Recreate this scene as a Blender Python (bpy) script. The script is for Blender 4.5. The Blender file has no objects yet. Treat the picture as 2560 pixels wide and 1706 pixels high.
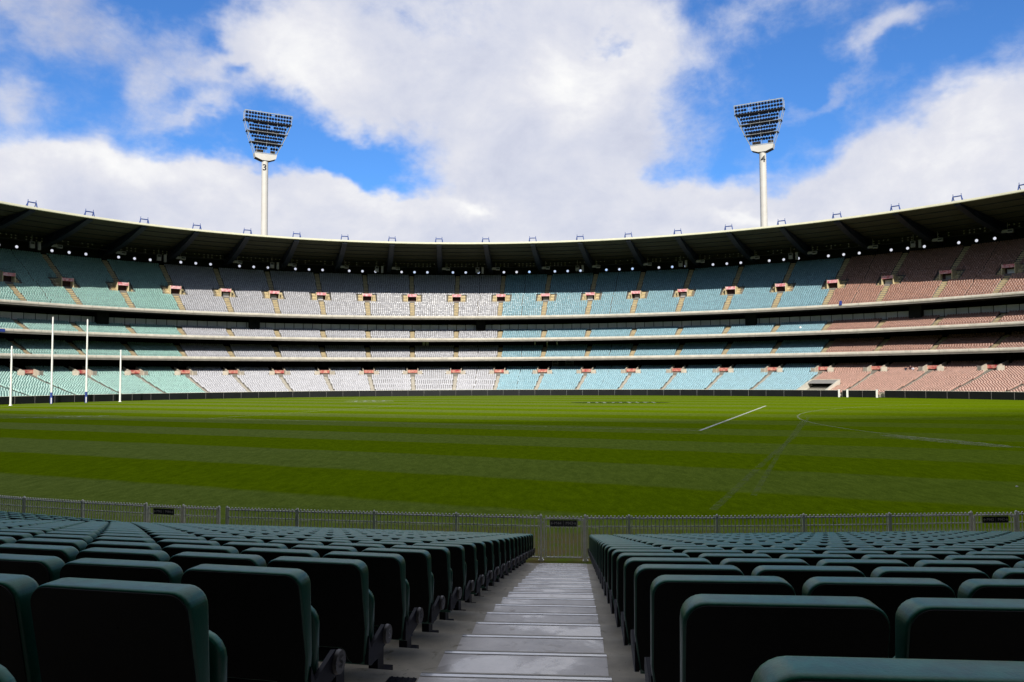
import bpy, math, random
import numpy as np
random.seed(7)
rng = np.random.default_rng(7)
D2R = math.pi / 180.0
scene = bpy.context.scene
COL = scene.collection
H_EYE = 4.25

# ------------------------------------------------------------------ materials
def _nt(name):
    m = bpy.data.materials.new(name); m.use_nodes = True
    nt = m.node_tree
    return m, nt, nt.nodes['Principled BSDF']

def mat(name, col, rough=.6, spec=.5, metal=0., var=.0, scale=3., bump=0., bscale=60., island=0., col2=None, detail=4., coat=0.):
    """Principled with noise colour variation in object space, optional bump, optional variation per loose piece."""
    m, nt, b = _nt(name)
    b.inputs['Roughness'].default_value = rough
    b.inputs['Metallic'].default_value = metal
    b.inputs['Specular IOR Level'].default_value = spec
    if coat: b.inputs['Coat Weight'].default_value = coat
    N, L = nt.nodes, nt.links
    c1 = (*col, 1)
    b.inputs['Base Color'].default_value = c1
    src = None
    if var > 0 or col2:
        geo = N.new('ShaderNodeNewGeometry')
        nz = N.new('ShaderNodeTexNoise'); nz.inputs['Scale'].default_value = scale; nz.inputs['Detail'].default_value = detail
        nz.inputs['Roughness'].default_value = .62
        L.new(geo.outputs['Position'], nz.inputs['Vector'])
        rmp = N.new('ShaderNodeValToRGB'); e = rmp.color_ramp.elements
        e[0].position = .32; e[1].position = .70
        if col2: e[0].color = (*col2, 1); e[1].color = c1
        else:
            e[0].color = (*[max(0, c * (1 - var)) for c in col], 1); e[1].color = (*[min(1, c * (1 + var)) for c in col], 1)
        L.new(nz.outputs['Fac'], rmp.inputs['Fac']); src = rmp.outputs['Color']
    if island > 0:
        geo2 = N.new('ShaderNodeNewGeometry')
        mr = N.new('ShaderNodeMapRange'); mr.inputs['To Min'].default_value = 1 - island; mr.inputs['To Max'].default_value = 1 + island
        L.new(geo2.outputs['Random Per Island'], mr.inputs['Value'])
        mx = N.new('ShaderNodeMix'); mx.data_type = 'RGBA'; mx.blend_type = 'MULTIPLY'; mx.inputs['Factor'].default_value = 1
        if src: L.new(src, mx.inputs['A'])
        else: mx.inputs['A'].default_value = c1
        cmb = N.new('ShaderNodeCombineColor')
        for ch in ('Red', 'Green', 'Blue'): L.new(mr.outputs['Result'], cmb.inputs[ch])
        L.new(cmb.outputs['Color'], mx.inputs['B']); src = mx.outputs['Result']
    if src: L.new(src, b.inputs['Base Color'])
    if bump > 0:
        geo3 = N.new('ShaderNodeNewGeometry')
        n2 = N.new('ShaderNodeTexNoise'); n2.inputs['Scale'].default_value = bscale; n2.inputs['Detail'].default_value = 3
        L.new(geo3.outputs['Position'], n2.inputs['Vector'])
        bp = N.new('ShaderNodeBump'); bp.inputs['Strength'].default_value = bump; bp.inputs['Distance'].default_value = .02
        L.new(n2.outputs['Fac'], bp.inputs['Height']); L.new(bp.outputs['Normal'], b.inputs['Normal'])
    return m

M = {}
M['seat_green'] = mat('dark_green_plastic', (.012, .17, .100), rough=.36, spec=.40, var=.28, scale=22, bump=.05, bscale=180)
def shaded_side_seat():
    # green plastic with shade painted in: pale on upward faces, near-black on the sides
    m = mat('shaded_side_green_plastic', (.022, .185, .115), rough=.36, spec=.40, var=.28, scale=22, bump=.05, bscale=180)
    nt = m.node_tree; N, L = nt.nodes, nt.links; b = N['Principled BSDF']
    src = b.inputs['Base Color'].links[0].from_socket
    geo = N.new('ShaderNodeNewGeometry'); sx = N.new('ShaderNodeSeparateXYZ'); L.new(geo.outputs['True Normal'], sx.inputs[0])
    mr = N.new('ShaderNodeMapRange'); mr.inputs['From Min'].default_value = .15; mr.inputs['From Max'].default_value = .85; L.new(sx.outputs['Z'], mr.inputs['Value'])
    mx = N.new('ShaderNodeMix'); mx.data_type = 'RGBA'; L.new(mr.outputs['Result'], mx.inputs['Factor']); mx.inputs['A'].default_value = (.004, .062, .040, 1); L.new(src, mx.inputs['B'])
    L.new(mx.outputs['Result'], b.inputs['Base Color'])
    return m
M['seat_green'] = shaded_side_seat()
M['seat_black'] = mat('black_plastic', (.0035, .0037, .0042), rough=.62, spec=.22, var=.25, scale=14, bump=.04, bscale=300)
M['bracket'] = mat('charcoal_metal', (.007, .007, .013), rough=.5, spec=.18, var=.2, scale=20)
M['badge'] = mat('badge_disc', (.05, .045, .045), rough=.35, spec=.5, var=.15, scale=40)
M['badge_letter'] = mat('badge_letter_grey', (.22, .22, .23), rough=.35, spec=.5, var=.1, scale=40)
M['white_paint'] = mat('white_paint', (.90, .89, .85), rough=.28, spec=.9, var=.06, scale=6)
M['cream_paint'] = mat('cream_paint', (.90, .875, .76), rough=.25, spec=1., coat=.6, var=.10, scale=9)
M['tower_white'] = mat('tower_white_paint', (.60, .575, .52), rough=.5, spec=.35, var=.06, scale=.5)
M['tower_steel'] = mat('tower_pale_steel', (.46, .50, .54), rough=.5, spec=.4, var=.08, scale=1.5)
M['tower_dark'] = mat('tower_dark_underside', (.05, .05, .055), rough=.7, var=.1, scale=2)
M['lamp_glass'] = mat('dark_lamp_glass', (.006, .007, .014), rough=.3, spec=.4, var=.2, scale=3)
M['ballast'] = mat('brown_gear_box', (.14, .10, .07), rough=.6, var=.2, scale=3)
M['black_letter'] = mat('black_lettering', (.008, .008, .01), rough=.5, var=.1, scale=3)
M['aluminium'] = mat('aluminium_strip', (.92, .92, .91), rough=.22, spec=1., coat=.8, var=.12, scale=14)
M['groove'] = mat('dark_groove', (.08, .09, .085), rough=.6, var=.2, scale=14)
M['sign_black'] = mat('sign_black', (.008, .008, .014), rough=.4, spec=.4, var=.1, scale=10)
M['sign_grey'] = mat('sign_grey_lettering', (.50, .47, .50), rough=.5, var=.08, scale=10)
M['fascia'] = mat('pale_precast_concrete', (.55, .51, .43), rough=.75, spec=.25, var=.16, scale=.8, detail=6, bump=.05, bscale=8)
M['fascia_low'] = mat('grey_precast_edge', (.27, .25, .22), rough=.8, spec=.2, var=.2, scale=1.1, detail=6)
M['deck'] = mat('terrace_concrete', (.19, .175, .15), rough=.85, spec=.2, var=.2, scale=1.2, detail=5)
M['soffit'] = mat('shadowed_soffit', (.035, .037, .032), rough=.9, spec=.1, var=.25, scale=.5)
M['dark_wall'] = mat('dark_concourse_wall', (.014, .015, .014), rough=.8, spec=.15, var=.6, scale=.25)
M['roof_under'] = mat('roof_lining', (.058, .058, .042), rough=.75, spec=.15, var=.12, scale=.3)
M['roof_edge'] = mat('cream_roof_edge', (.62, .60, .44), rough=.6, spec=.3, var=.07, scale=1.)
M['navy_steel'] = mat('navy_steel', (.010, .016, .028), rough=.55, spec=.3, var=.25, scale=1.)
M['blue_steel'] = mat('blue_steel', (.014, .055, .25), rough=.5, spec=.4, var=.15, scale=2.)
M['grey_box'] = mat('grey_loudspeaker', (.30, .29, .28), rough=.6, var=.1, scale=3.)
M['dark_grille'] = mat('dark_grille', (.02, .02, .02), rough=.7, var=.2, scale=6.)
M['spot'] = mat('small_grey_spotlights', (.22, .21, .20), rough=.5, var=.2, scale=3.)
M['glass'] = mat('grey_box_glass', (.62, .61, .62), rough=.4, spec=.5, var=.14, scale=.35)
M['tan'] = mat('tan_stair_paint', (.70, .58, .35), rough=.8, spec=.2, var=.16, scale=1.5, detail=5)
M['tan_dark'] = mat('tan_stair_riser', (.48, .38, .21), rough=.85, spec=.2, var=.2, scale=1.5)
M['concrete_pale'] = mat('pale_entrance_concrete', (.52, .46, .37), rough=.8, spec=.2, var=.15, scale=1.2)
M['maroon'] = mat('maroon_entrance', (.05, .012, .012), rough=.7, var=.3, scale=1.)
M['banner_red'] = mat('red_white_banner', (.52, .07, .10), rough=.6, spec=.3, col2=(.80, .55, .55), scale=1.6, detail=2)
M['banner_gold'] = mat('red_gold_banner', (.38, .035, .05), rough=.6, spec=.3, col2=(.62, .36, .26), scale=1.6, detail=2)
M['board'] = mat('black_display_board', (.008, .009, .010), rough=.45, spec=.25, var=.2, scale=.6)
M['rail_dark'] = mat('dark_handrail', (.03, .035, .045), rough=.5, var=.1, scale=2.)
M['foam_blue'] = mat('blue_padding', (.02, .045, .25), rough=.6, var=.15, scale=2.)
M['foam_white'] = mat('white_padding', (.72, .70, .74), rough=.6, var=.1, scale=2.)
M['mark_white'] = mat('white_line_paint', (.62, .66, .56), rough=.9, spec=.1, var=.18, scale=1.3)
SEATCOL = {'teal': (.225, .395, .35), 'grey': (.37, .37, .395), 'blue': (.185, .335, .39), 'salmon': (.335, .175, .125)}
for k_, c_ in SEATCOL.items():
    M['far_' + k_] = mat('far_seat_' + k_, c_, rough=.42, spec=.75, island=.16)
    M['low_' + k_] = mat('pale_far_seat_' + k_, tuple(min(.8, c * 1.2 + .03) for c in c_), rough=.42, spec=.75, island=.14)  # paler copies of the seat colours for the lowest tier

def concrete_mat(name, col, stain, gloss_hi, gloss_lo, wet):
    m, nt, b = _nt(name); N, L = nt.nodes, nt.links
    geo = N.new('ShaderNodeNewGeometry')
    def noise(s, d=5, r=.6, dist=0.):
        n = N.new('ShaderNodeTexNoise'); n.inputs['Scale'].default_value = s; n.inputs['Detail'].default_value = d
        n.inputs['Roughness'].default_value = r; n.inputs['Distortion'].default_value = dist
        L.new(geo.outputs['Position'], n.inputs['Vector']); return n.outputs['Fac']
    def ramp(src, p0, c0, p1, c1):
        r = N.new('ShaderNodeValToRGB'); e = r.color_ramp.elements
        e[0].position = p0; e[1].position = p1; e[0].color = c0; e[1].color = c1
        L.new(src, r.inputs['Fac']); return r.outputs['Color']
    base = ramp(noise(2.2, 7, .68), .3, (*[c * .70 for c in col], 1), .72, (*[c * 1.25 for c in col], 1))
    st = ramp(noise(5.5, 4, .6, .6), .60, (0, 0, 0, 1), .72, (1, 1, 1, 1))
    mx = N.new('ShaderNodeMix'); mx.data_type = 'RGBA'
    L.new(st, mx.inputs['Factor']); L.new(base, mx.inputs['A']); mx.inputs['B'].default_value = (*stain, 1)
    sp = ramp(noise(46, 2, .5), .70, (0, 0, 0, 1), .76, (1, 1, 1, 1))
    mx2 = N.new('ShaderNodeMix'); mx2.data_type = 'RGBA'
    L.new(sp, mx2.inputs['Factor']); L.new(mx.outputs['Result'], mx2.inputs['A']); mx2.inputs['B'].default_value = (*[c * .35 for c in col], 1)
    L.new(mx2.outputs['Result'], b.inputs['Base Color'])
    rg = ramp(noise(1.3, 5, .62, .5), .50, (gloss_hi,) * 3 + (1,), .57, (gloss_lo,) * 3 + (1,))
    L.new(rg, b.inputs['Roughness'])
    b.inputs['Specular IOR Level'].default_value = wet
    if wet > .8:
        cw = ramp(noise(1.3, 5, .62, .5), .47, (.12,) * 3 + (1,), .56, (.7,) * 3 + (1,)); L.new(cw, b.inputs['Coat Weight']); b.inputs['Coat Roughness'].default_value = .2
    bp = N.new('ShaderNodeBump'); bp.inputs['Strength'].default_value = .12; bp.inputs['Distance'].default_value = .01
    L.new(noise(90, 3), bp.inputs['Height']); L.new(bp.outputs['Normal'], b.inputs['Normal'])
    return m
M['tread'] = concrete_mat('worn_concrete_tread', (.50, .445, .345), (.24, .20, .12), .7, .45, .5)
M['stair'] = concrete_mat('damp_concrete_stair', (.70, .645, .585), (.40, .34, .27), .50, .10, 1.0)

def grass_mat():
    m, nt, b = _nt('mown_turf'); N, L = nt.nodes, nt.links
    geo = N.new('ShaderNodeNewGeometry')
    pos = geo.outputs['Position']
    def vm(op, a, bvec=None):
        n = N.new('ShaderNodeVectorMath'); n.operation = op; L.new(a, n.inputs[0])
        if bvec is not None: n.inputs[1].default_value = bvec
        return n
    def ma(op, a, v=None, v2=None, clamp=False):
        n = N.new('ShaderNodeMath'); n.operation = op; n.use_clamp = clamp
        if isinstance(a, (int, float)): n.inputs[0].default_value = a
        else: L.new(a, n.inputs[0])
        if v is not None:
            if isinstance(v, (int, float)): n.inputs[1].default_value = v
            else: L.new(v, n.inputs[1])
        if v2 is not None: n.inputs[2].default_value = v2
        return n.outputs[0]
    def noise(s, d=4, r=.6, vec=None):
        n = N.new('ShaderNodeTexNoise'); n.inputs['Scale'].default_value = s; n.inputs['Detail'].default_value = d
        n.inputs['Roughness'].default_value = r
        L.new(vec if vec is not None else pos, n.inputs['Vector']); return n.outputs['Fac']
    def ramp(src, p0, c0, p1, c1):
        r = N.new('ShaderNodeValToRGB'); e = r.color_ramp.elements
        e[0].position = p0; e[1].position = p1; e[0].color = c0; e[1].color = c1
        L.new(src, r.inputs['Fac']); return r.outputs['Color']
    def mix(f, a, c):
        n = N.new('ShaderNodeMix'); n.data_type = 'RGBA'
        if isinstance(f, (int, float)): n.inputs['Factor'].default_value = f
        else: L.new(f, n.inputs['Factor'])
        for k, v in (('A', a), ('B', c)):
            if isinstance(v, tuple): n.inputs[k].default_value = (*v, 1)
            else: L.new(v, n.inputs[k])
        return n.outputs['Result']
    # mowing bands run along the long axis of the oval
    w = vm('DOT_PRODUCT', pos, (.4047, .9145, 0)).outputs['Value']
    wob = ma('MULTIPLY_ADD', noise(.35, 3), .9, -.45)
    w2 = ma('ADD', w, wob)
    ph = ma('MULTIPLY', ma('SUBTRACT', w2, 29.7), math.pi / 6.2)
    band = ma('MULTIPLY_ADD', ma('SINE', ph), 3.2, .5, clamp=True)
    # bands fade out on the right side of the ground
    fade = N.new('ShaderNodeMapRange'); fade.inputs['From Min'].default_value = -30; fade.inputs['From Max'].default_value = 34
    fade.inputs['To Min'].default_value = .88; fade.inputs['To Max'].default_value = .12
    L.new(vm('DOT_PRODUCT', pos, (.93, -.2, 0)).outputs['Value'], fade.inputs['Value'])
    band = ma('MULTIPLY', band, fade.outputs['Result'])
    dark = mix(noise(.12, 5), (.112, .175, .0020), (.137, .208, .0024))
    pale = mix(noise(.2, 5), (.142, .194, .036), (.162, .214, .046))
    c = mix(band, dark, pale)
    # clumps and blades
    sq = vm('MULTIPLY', pos, (1., .35, 1.)).outputs[0]
    fine = ramp(noise(3.2, 6, .72, sq), .30, (.62, .66, .56, 1), .72, (1.36, 1.31, 1.4, 1))
    mul = N.new('ShaderNodeMix'); mul.data_type = 'RGBA'; mul.blend_type = 'MULTIPLY'; mul.inputs['Factor'].default_value = .7
    L.new(c, mul.inputs['A']); L.new(fine, mul.inputs['B']); c = mul.outputs['Result']
    fine2 = ramp(noise(16, 3, .7), .3, (.60, .63, .56, 1), .7, (1.38, 1.34, 1.4, 1))
    mul2 = N.new('ShaderNodeMix'); mul2.data_type = 'RGBA'; mul2.blend_type = 'MULTIPLY'; mul2.inputs['Factor'].default_value = .75
    L.new(c, mul2.inputs['A']); L.new(fine2, mul2.inputs['B']); c = mul2.outputs['Result']
    # dry worn strip just inside the near fence
    dist = vm('DOT_PRODUCT', pos, (.075, .997, 0)).outputs['Value']
    near = N.new('ShaderNodeMapRange'); near.inputs['From Min'].default_value = 23.4; near.inputs['From Max'].default_value = 21.0
    L.new(dist, near.inputs['Value'])
    dry = ma('MULTIPLY', ramp(noise(1.1, 5, .65), .38, (0, 0, 0, 1), .56, (1, 1, 1, 1)), ma('MULTIPLY', near.outputs['Result'], .85))
    c = mix(dry, c, (.20, .145, .065))
    L.new(c, b.inputs['Base Color'])
    b.inputs['Roughness'].default_value = .8
    b.inputs['Specular IOR Level'].default_value = .0
    bp = N.new('ShaderNodeBump'); bp.inputs['Strength'].default_value = .3; bp.inputs['Distance'].default_value = .03
    L.new(noise(22, 4, .7), bp.inputs['Height']); L.new(bp.outputs['Normal'], b.inputs['Normal'])
    return m
M['grass'] = grass_mat()

def paint_mat(name, col, keep, scale=2.):
    """worn paint on turf: breaks up, letting the turf show"""
    m, nt, b = _nt(name); N, L = nt.nodes, nt.links
    b.inputs['Base Color'].default_value = (*col, 1); b.inputs['Roughness'].default_value = .9
    b.inputs['Specular IOR Level'].default_value = .1
    geo = N.new('ShaderNodeNewGeometry')
    n = N.new('ShaderNodeTexNoise'); n.inputs['Scale'].default_value = scale; n.inputs['Detail'].default_value = 5; n.inputs['Roughness'].default_value = .7
    L.new(geo.outputs['Position'], n.inputs['Vector'])
    mr = N.new('ShaderNodeMapRange'); mr.inputs['From Min'].default_value = .35; mr.inputs['From Max'].default_value = .65
    mr.inputs['To Min'].default_value = max(0, keep - .3); mr.inputs['To Max'].default_value = min(1, keep + .3)
    L.new(n.outputs['Fac'], mr.inputs['Value']); L.new(mr.outputs['Result'], b.inputs['Alpha'])
    return m
M['line_bright'] = paint_mat('turf_line_fresh', (.70, .74, .62), .85)
M['line_worn'] = paint_mat('turf_line_worn', (.42, .47, .26), .5)
M['line_faint'] = paint_mat('turf_line_faint', (.34, .40, .17), .28)
M['track_faint'] = paint_mat('turf_track', (.24, .30, .10), .10)
M['logo_dark'] = paint_mat('turf_logo_dark', (.03, .06, .012), .42, 1.)
M['logo_white'] = paint_mat('turf_logo_white', (.42, .48, .34), .5, 1.)

# ------------------------------------------------------------------ mesh helpers
class MB:
    def __init__(s): s.v = []; s.f = []; s.mi = []; s.sm = []
    def add(s, vs, fs, mi=0, smooth=False):
        o = len(s.v); s.v.extend([tuple(map(float, p)) for p in vs])
        for f in fs: s.f.append([i + o for i in f]); s.mi.append(mi); s.sm.append(smooth)
        return s
    def box(s, c, d, mi=0, R=None):
        cx, cy, cz = c; x, y, z = d[0] / 2, d[1] / 2, d[2] / 2
        vs = [(sx * x, sy * y, sz * z) for sz in (-1, 1) for sy in (-1, 1) for sx in (-1, 1)]
        if R is not None: vs = [tuple(R @ np.array(p)) for p in vs]
        vs = [(p[0] + cx, p[1] + cy, p[2] + cz) for p in vs]
        return s.add(vs, [(0, 2, 3, 1), (4, 5, 7, 6), (0, 1, 5, 4), (2, 6, 7, 3), (0, 4, 6, 2), (1, 3, 7, 5)], mi)
    def tube(s, p0, p1, r0, r1=None, n=8, mi=0, caps=True):
        r1 = r0 if r1 is None else r1
        p0 = np.array(p0, float); p1 = np.array(p1, float); d = p1 - p0; d /= np.linalg.norm(d)
        a = np.cross(d, (0, 0, 1.)) if abs(d[2]) < .95 else np.cross(d, (1., 0, 0)); a /= np.linalg.norm(a); b = np.cross(d, a)
        vs = []
        for p, r in ((p0, r0), (p1, r1)):
            for i in range(n):
                t = 2 * math.pi * i / n; vs.append(p + r * (math.cos(t) * a + math.sin(t) * b))
        fs = [(i, (i + 1) % n, n + (i + 1) % n, n + i) for i in range(n)]
        s.add(vs, fs, mi, True)
        if caps: s.add(vs, [tuple(range(n - 1, -1, -1)), tuple(range(n, 2 * n))], mi)
        return s
    def poly(s, pts, mi=0): return s.add(pts, [tuple(range(len(pts)))], mi)
    def ball(s, c, r, n=8, m=5, mi=0):
        vs = []; 
        for j in range(m + 1):
            ph = math.pi * j / m
            for i in range(n):
                t = 2 * math.pi * i / n
                vs.append((c[0] + r * math.sin(ph) * math.cos(t), c[1] + r * math.sin(ph) * math.sin(t), c[2] + r * math.cos(ph)))
        fs = [(j * n + i, j * n + (i + 1) % n, (j + 1) * n + (i + 1) % n, (j + 1) * n + i) for j in range(m) for i in range(n)]
        return s.add(vs, fs, mi, True)
    def mesh(s, name, mats):
        me = bpy.data.meshes.new(name); me.from_pydata(s.v, [], s.f)
        for m in (mats if isinstance(mats, (list, tuple)) else [mats]): me.materials.append(M[m] if isinstance(m, str) else m)
        me.polygons.foreach_set('material_index', s.mi); me.polygons.foreach_set('use_smooth', s.sm)
        me.update(); return me
    def obj(s, name, mats, parent=None): return link(name, s.mesh(name, mats), parent)

def link(name, me, parent=None):
    o = bpy.data.objects.new(name, me); COL.objects.link(o)
    if parent is not None: o.parent = parent
    return o
def tag(o, label=None, cat=None, group=None, kind=None):
    if label: o['label'] = label
    if cat: o['category'] = cat
    if group: o['group'] = group
    if kind: o['kind'] = kind
    return o
def thing(name, label, cat, loc=(0, 0, 0), rz=0., group=None):
    o = link(name, None); o.location = loc; o.rotation_euler = (0, 0, rz); o.empty_display_size = .2
    return tag(o, label, cat, group)
def np_mesh(name, V, Q, mats, mi=None, smooth=False):
    me = bpy.data.meshes.new(name)
    V = np.ascontiguousarray(V, dtype=np.float32); Q = np.ascontiguousarray(Q, dtype=np.int32)
    me.vertices.add(len(V)); me.vertices.foreach_set('co', V.ravel())
    me.loops.add(Q.size); me.loops.foreach_set('vertex_index', Q.ravel())
    me.polygons.add(len(Q)); me.polygons.foreach_set('loop_start', np.arange(0, Q.size, 4, dtype=np.int32))
    for m in mats: me.materials.append(M[m])
    if mi is not None: me.polygons.foreach_set('material_index', np.ascontiguousarray(mi, dtype=np.int32))
    if smooth: me.polygons.foreach_set('use_smooth', np.ones(len(Q), dtype=bool))
    me.update(calc_edges=True); me.validate(); return me
def text_verts(s, size, extrude=.0, align='CENTER', res=6, bold=0.):
    cu = bpy.data.curves.new('t', 'FONT'); cu.body = s; cu.size = size; cu.align_x = align; cu.align_y = 'CENTER'
    cu.extrude = extrude; cu.offset = bold; cu.resolution_u = res
    o = bpy.data.objects.new('t', cu); COL.objects.link(o)
    dg = bpy.context.evaluated_depsgraph_get(); me = bpy.data.meshes.new_from_object(o.evaluated_get(dg))
    vs = [tuple(v.co) for v in me.vertices]; fs = [tuple(p.vertices) for p in me.polygons]
    bpy.data.objects.remove(o); bpy.data.curves.remove(cu); bpy.data.meshes.remove(me)
    return vs, fs
ORD = ['zeroth', 'first', 'second', 'third', 'fourth', 'fifth', 'sixth', 'seventh', 'eighth', 'ninth', 'tenth', 'eleventh', 'twelfth', 'thirteenth',
       'fourteenth', 'fifteenth', 'sixteenth', 'seventeenth', 'eighteenth', 'nineteenth', 'twentieth']
def ordinal(n):
    if n < len(ORD): return ORD[n]
    tens = {2: 'twenty', 3: 'thirty', 4: 'forty', 5: 'fifty', 6: 'sixty', 7: 'seventy', 8: 'eighty'}
    t, u = divmod(n, 10)
    return (tens[t] + '-' + ORD[u]) if u else {2: 'twentieth', 3: 'thirtieth', 4: 'fortieth', 5: 'fiftieth', 6: 'sixtieth', 7: 'seventieth'}[t]

# ------------------------------------------------------------------ plan of the oval
A_, B_, CX_, CY_, TH_ = 96.56, 82.25, 1.972, 102.57, 2.725
U_ = np.array([math.cos(TH_), math.sin(TH_)]); V_ = np.array([math.sin(TH_), -math.cos(TH_)])   # V_ points to the far side
def normal2(t):
    t = np.asarray(t, float)
    n = np.multiply.outer(np.cos(t) / A_, U_) + np.multiply.outer(np.sin(t) / B_, V_)
    return n / np.linalg.norm(n, axis=-1, keepdims=True)
def P2(t, o):
    t = np.asarray(t, float)
    return np.array([CX_, CY_]) + np.multiply.outer(A_ * np.cos(t), U_) + np.multiply.outer(B_ * np.sin(t), V_) + np.asarray(o)[..., None] * normal2(t)
def P3(t, o, z): p = P2(t, o); return (float(p[0]), float(p[1]), float(z))
def frame(t):
    """radial outward, tangent (towards larger t)"""
    n = normal2(t); d = P2(t + 1e-3, 0.) - P2(t - 1e-3, 0.); return n, d / np.linalg.norm(d)
def yaw_of(t):
    """rotation so that local -Y faces the field (local +Y outward)"""
    n = normal2(t); return math.atan2(n[1], n[0]) - math.pi / 2
# local +X after that yaw: outward rotated by -90 degrees
AISLE_T = [.1490 + .09935 * j for j in range(-2, 24)]        # radial aisles, index j = i - 2
def AT(j): return .1475 + .0994 * j
RIB_T = [.1253 + .10985 * m for m in range(-1, 21)]
T_VIS = (-.16, 2.36)

def sweep(name, prof, t0, t1, n, mats, parent=None, closed=False, mis=None, smooth=False):
    """profile of (offset, z) swept along the oval"""
    t = np.linspace(t0, t1, n + 1)
    if closed: t = t[:-1]
    k = len(prof); nt_ = len(t)
    V = np.zeros((nt_, k, 3))
    for i, (o, z) in enumerate(prof): V[:, i, :2] = P2(t, np.full(nt_, o)); V[:, i, 2] = z
    a = np.arange(nt_ if closed else nt_ - 1); b = (a + 1) % nt_
    Q = []; MI = []
    for i in range(k - 1):
        if mis is not None and mis[i] is None: continue
        Q.append(np.stack([a * k + i, b * k + i, b * k + i + 1, a * k + i + 1], 1)); MI.append(np.full(len(a), 0 if mis is None else mis[i]))
    me = np_mesh(name, V.reshape(-1, 3), np.concatenate(Q), mats if isinstance(mats, list) else [mats], np.concatenate(MI), smooth)
    return link(name, me, parent)

# ------------------------------------------------------------------ ground
def crown(o):
    s = np.clip((-np.asarray(o) - 2.) / 26., 0, 1); return .35 * s * s * (3 - 2 * s)
def ground_z(x, y):
    """height of the turf: a gently crowned oval"""
    d = np.array([x, y]) - np.array([CX_, CY_]); u = d @ U_; v = d @ V_
    r = math.hypot(u / A_, v / B_)
    return float(crown((r - 1) * math.hypot(u, v) / max(r, 1e-6)))
def build_ground():
    nt_, nr = 240, 40
    t = np.linspace(0, 2 * math.pi, nt_, endpoint=False)
    rr = np.concatenate([np.linspace(0.02, .66, 10), np.linspace(.68, 1.05, nr - 10)])
    V = np.zeros((nr, nt_, 3))
    for i, r in enumerate(rr):
        q = np.array([CX_, CY_]) + r * (np.multiply.outer(A_ * np.cos(t), U_) + np.multiply.outer(B_ * np.sin(t), V_))
        V[i, :, :2] = q
        V[i, :, 2] = [ground_z(*p) for p in q] if r < 1.01 else 0
    a = np.arange(nt_); b = (a + 1) % nt_
    Q = np.concatenate([np.stack([i * nt_ + a, i * nt_ + b, (i + 1) * nt_ + b, (i + 1) * nt_ + a], 1) for i in range(nr - 1)])
    me = np_mesh('sports_field', V.reshape(-1, 3), Q, ['grass'], smooth=True)
    import bmesh
    bm = bmesh.new(); bm.from_mesh(me); bm.verts.ensure_lookup_table()
    f = bm.faces.new([bm.verts[i] for i in range(nt_)]); f.smooth = True
    bmesh.ops.recalc_face_normals(bm, faces=bm.faces[:])
    if f.normal.z < 0: bmesh.ops.reverse_faces(bm, faces=bm.faces[:])
    bm.to_mesh(me); bm.free()
    o = link('sports_field', me); tag(o, 'oval of mown green turf with pale and dark mowing bands', None, kind='structure')
    g = MB().poly([(-3000, -3000, -.35), (3000, -3000, -.35), (3000, 3000, -.35), (-3000, 3000, -.35)]).obj('ground', 'deck')
    tag(g, 'bare paved ground around the stadium', kind='structure')
build_ground()

def strip(mb, pts, w, lift=.012, mi=0, closed=False, sub=2.):
    """painted band following the turf"""
    q = [np.array(pts[0], float)]
    for a, b in zip(pts[:-1], pts[1:]):
        a = np.array(a, float); b = np.array(b, float); n = max(1, int(np.linalg.norm(b - a) / sub))
        for i in range(1, n + 1): q.append(a + (b - a) * i / n)
    q = np.array(q); d = np.gradient(q, axis=0); d /= np.linalg.norm(d, axis=1)[:, None]
    nrm = np.stack([-d[:, 1], d[:, 0]], 1)
    vs = []
    for p, n in zip(q, nrm):
        for s in (-1, 1):
            e = p + s * n * w / 2; vs.append((e[0], e[1], ground_z(*e) + lift))
    mb.add(vs, [(2 * i, 2 * i + 1, 2 * i + 3, 2 * i + 2) for i in range(len(q) - 1)], mi)
def marking(name, lines, m, label, lift=.012):
    mb = MB()
    for pts, w in lines: strip(mb, pts, w, lift)
    o = mb.obj(name, m); tag(o, label, kind='structure'); return o
SA, SD, SB = np.array([13.48, 57.53]), np.array([33.22, 104.62]), np.array([-29.93, 78.79])
SC = SB + SD - SA
marking('field_marking', [([SA, SD], .25)], 'line_bright', 'fresh white line of the centre square, running away from the camera')
marking('field_marking', [([SA, SB], .22)], 'line_worn', 'worn near line of the centre square')
marking('field_marking', [([SB, SC], .30), ([SC, SD], .24)], 'line_worn', 'pale far lines of the centre square')
arc = [(74.5 + 50 * math.cos(a), 60 + 50 * math.sin(a)) for a in np.linspace(math.radians(112), math.radians(222), 60)]
marking('field_marking', [(arc, .17)], 'line_worn', 'faded curved arc line in front of the unseen goal at right')
arc2 = [(-78.3 + 50 * math.cos(a), 141 + 50 * math.sin(a)) for a in np.linspace(math.radians(-85), math.radians(30), 60)]
marking('field_marking', [(arc2, .16)], 'line_faint', 'very faint arc line in front of the goal posts')
marking('field_marking', [([(27.8, 75), (17.5, 50), (6.3, 25.3)], .28), ([(25.4, 70), (16.5, 48), (8.4, 28)], .22)], 'track_faint', 'faint twin wheel tracks crossing the turf', .009)
bt = np.linspace(-2.35, -1.45, 70)
marking('field_marking', [([tuple(p) for p in P2(bt, np.full(70, -4.2))], .3)], 'line_faint', 'faint boundary line just inside the near fence')
def ellipse_pts(c, a, b, ang, n=30):
    return [(c[0] + a * math.cos(t) * math.cos(ang) - b * math.sin(t) * math.sin(ang), c[1] + a * math.cos(t) * math.sin(ang) + b * math.sin(t) * math.cos(ang)) for t in np.linspace(0, 2 * math.pi, n, endpoint=False)]
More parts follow.
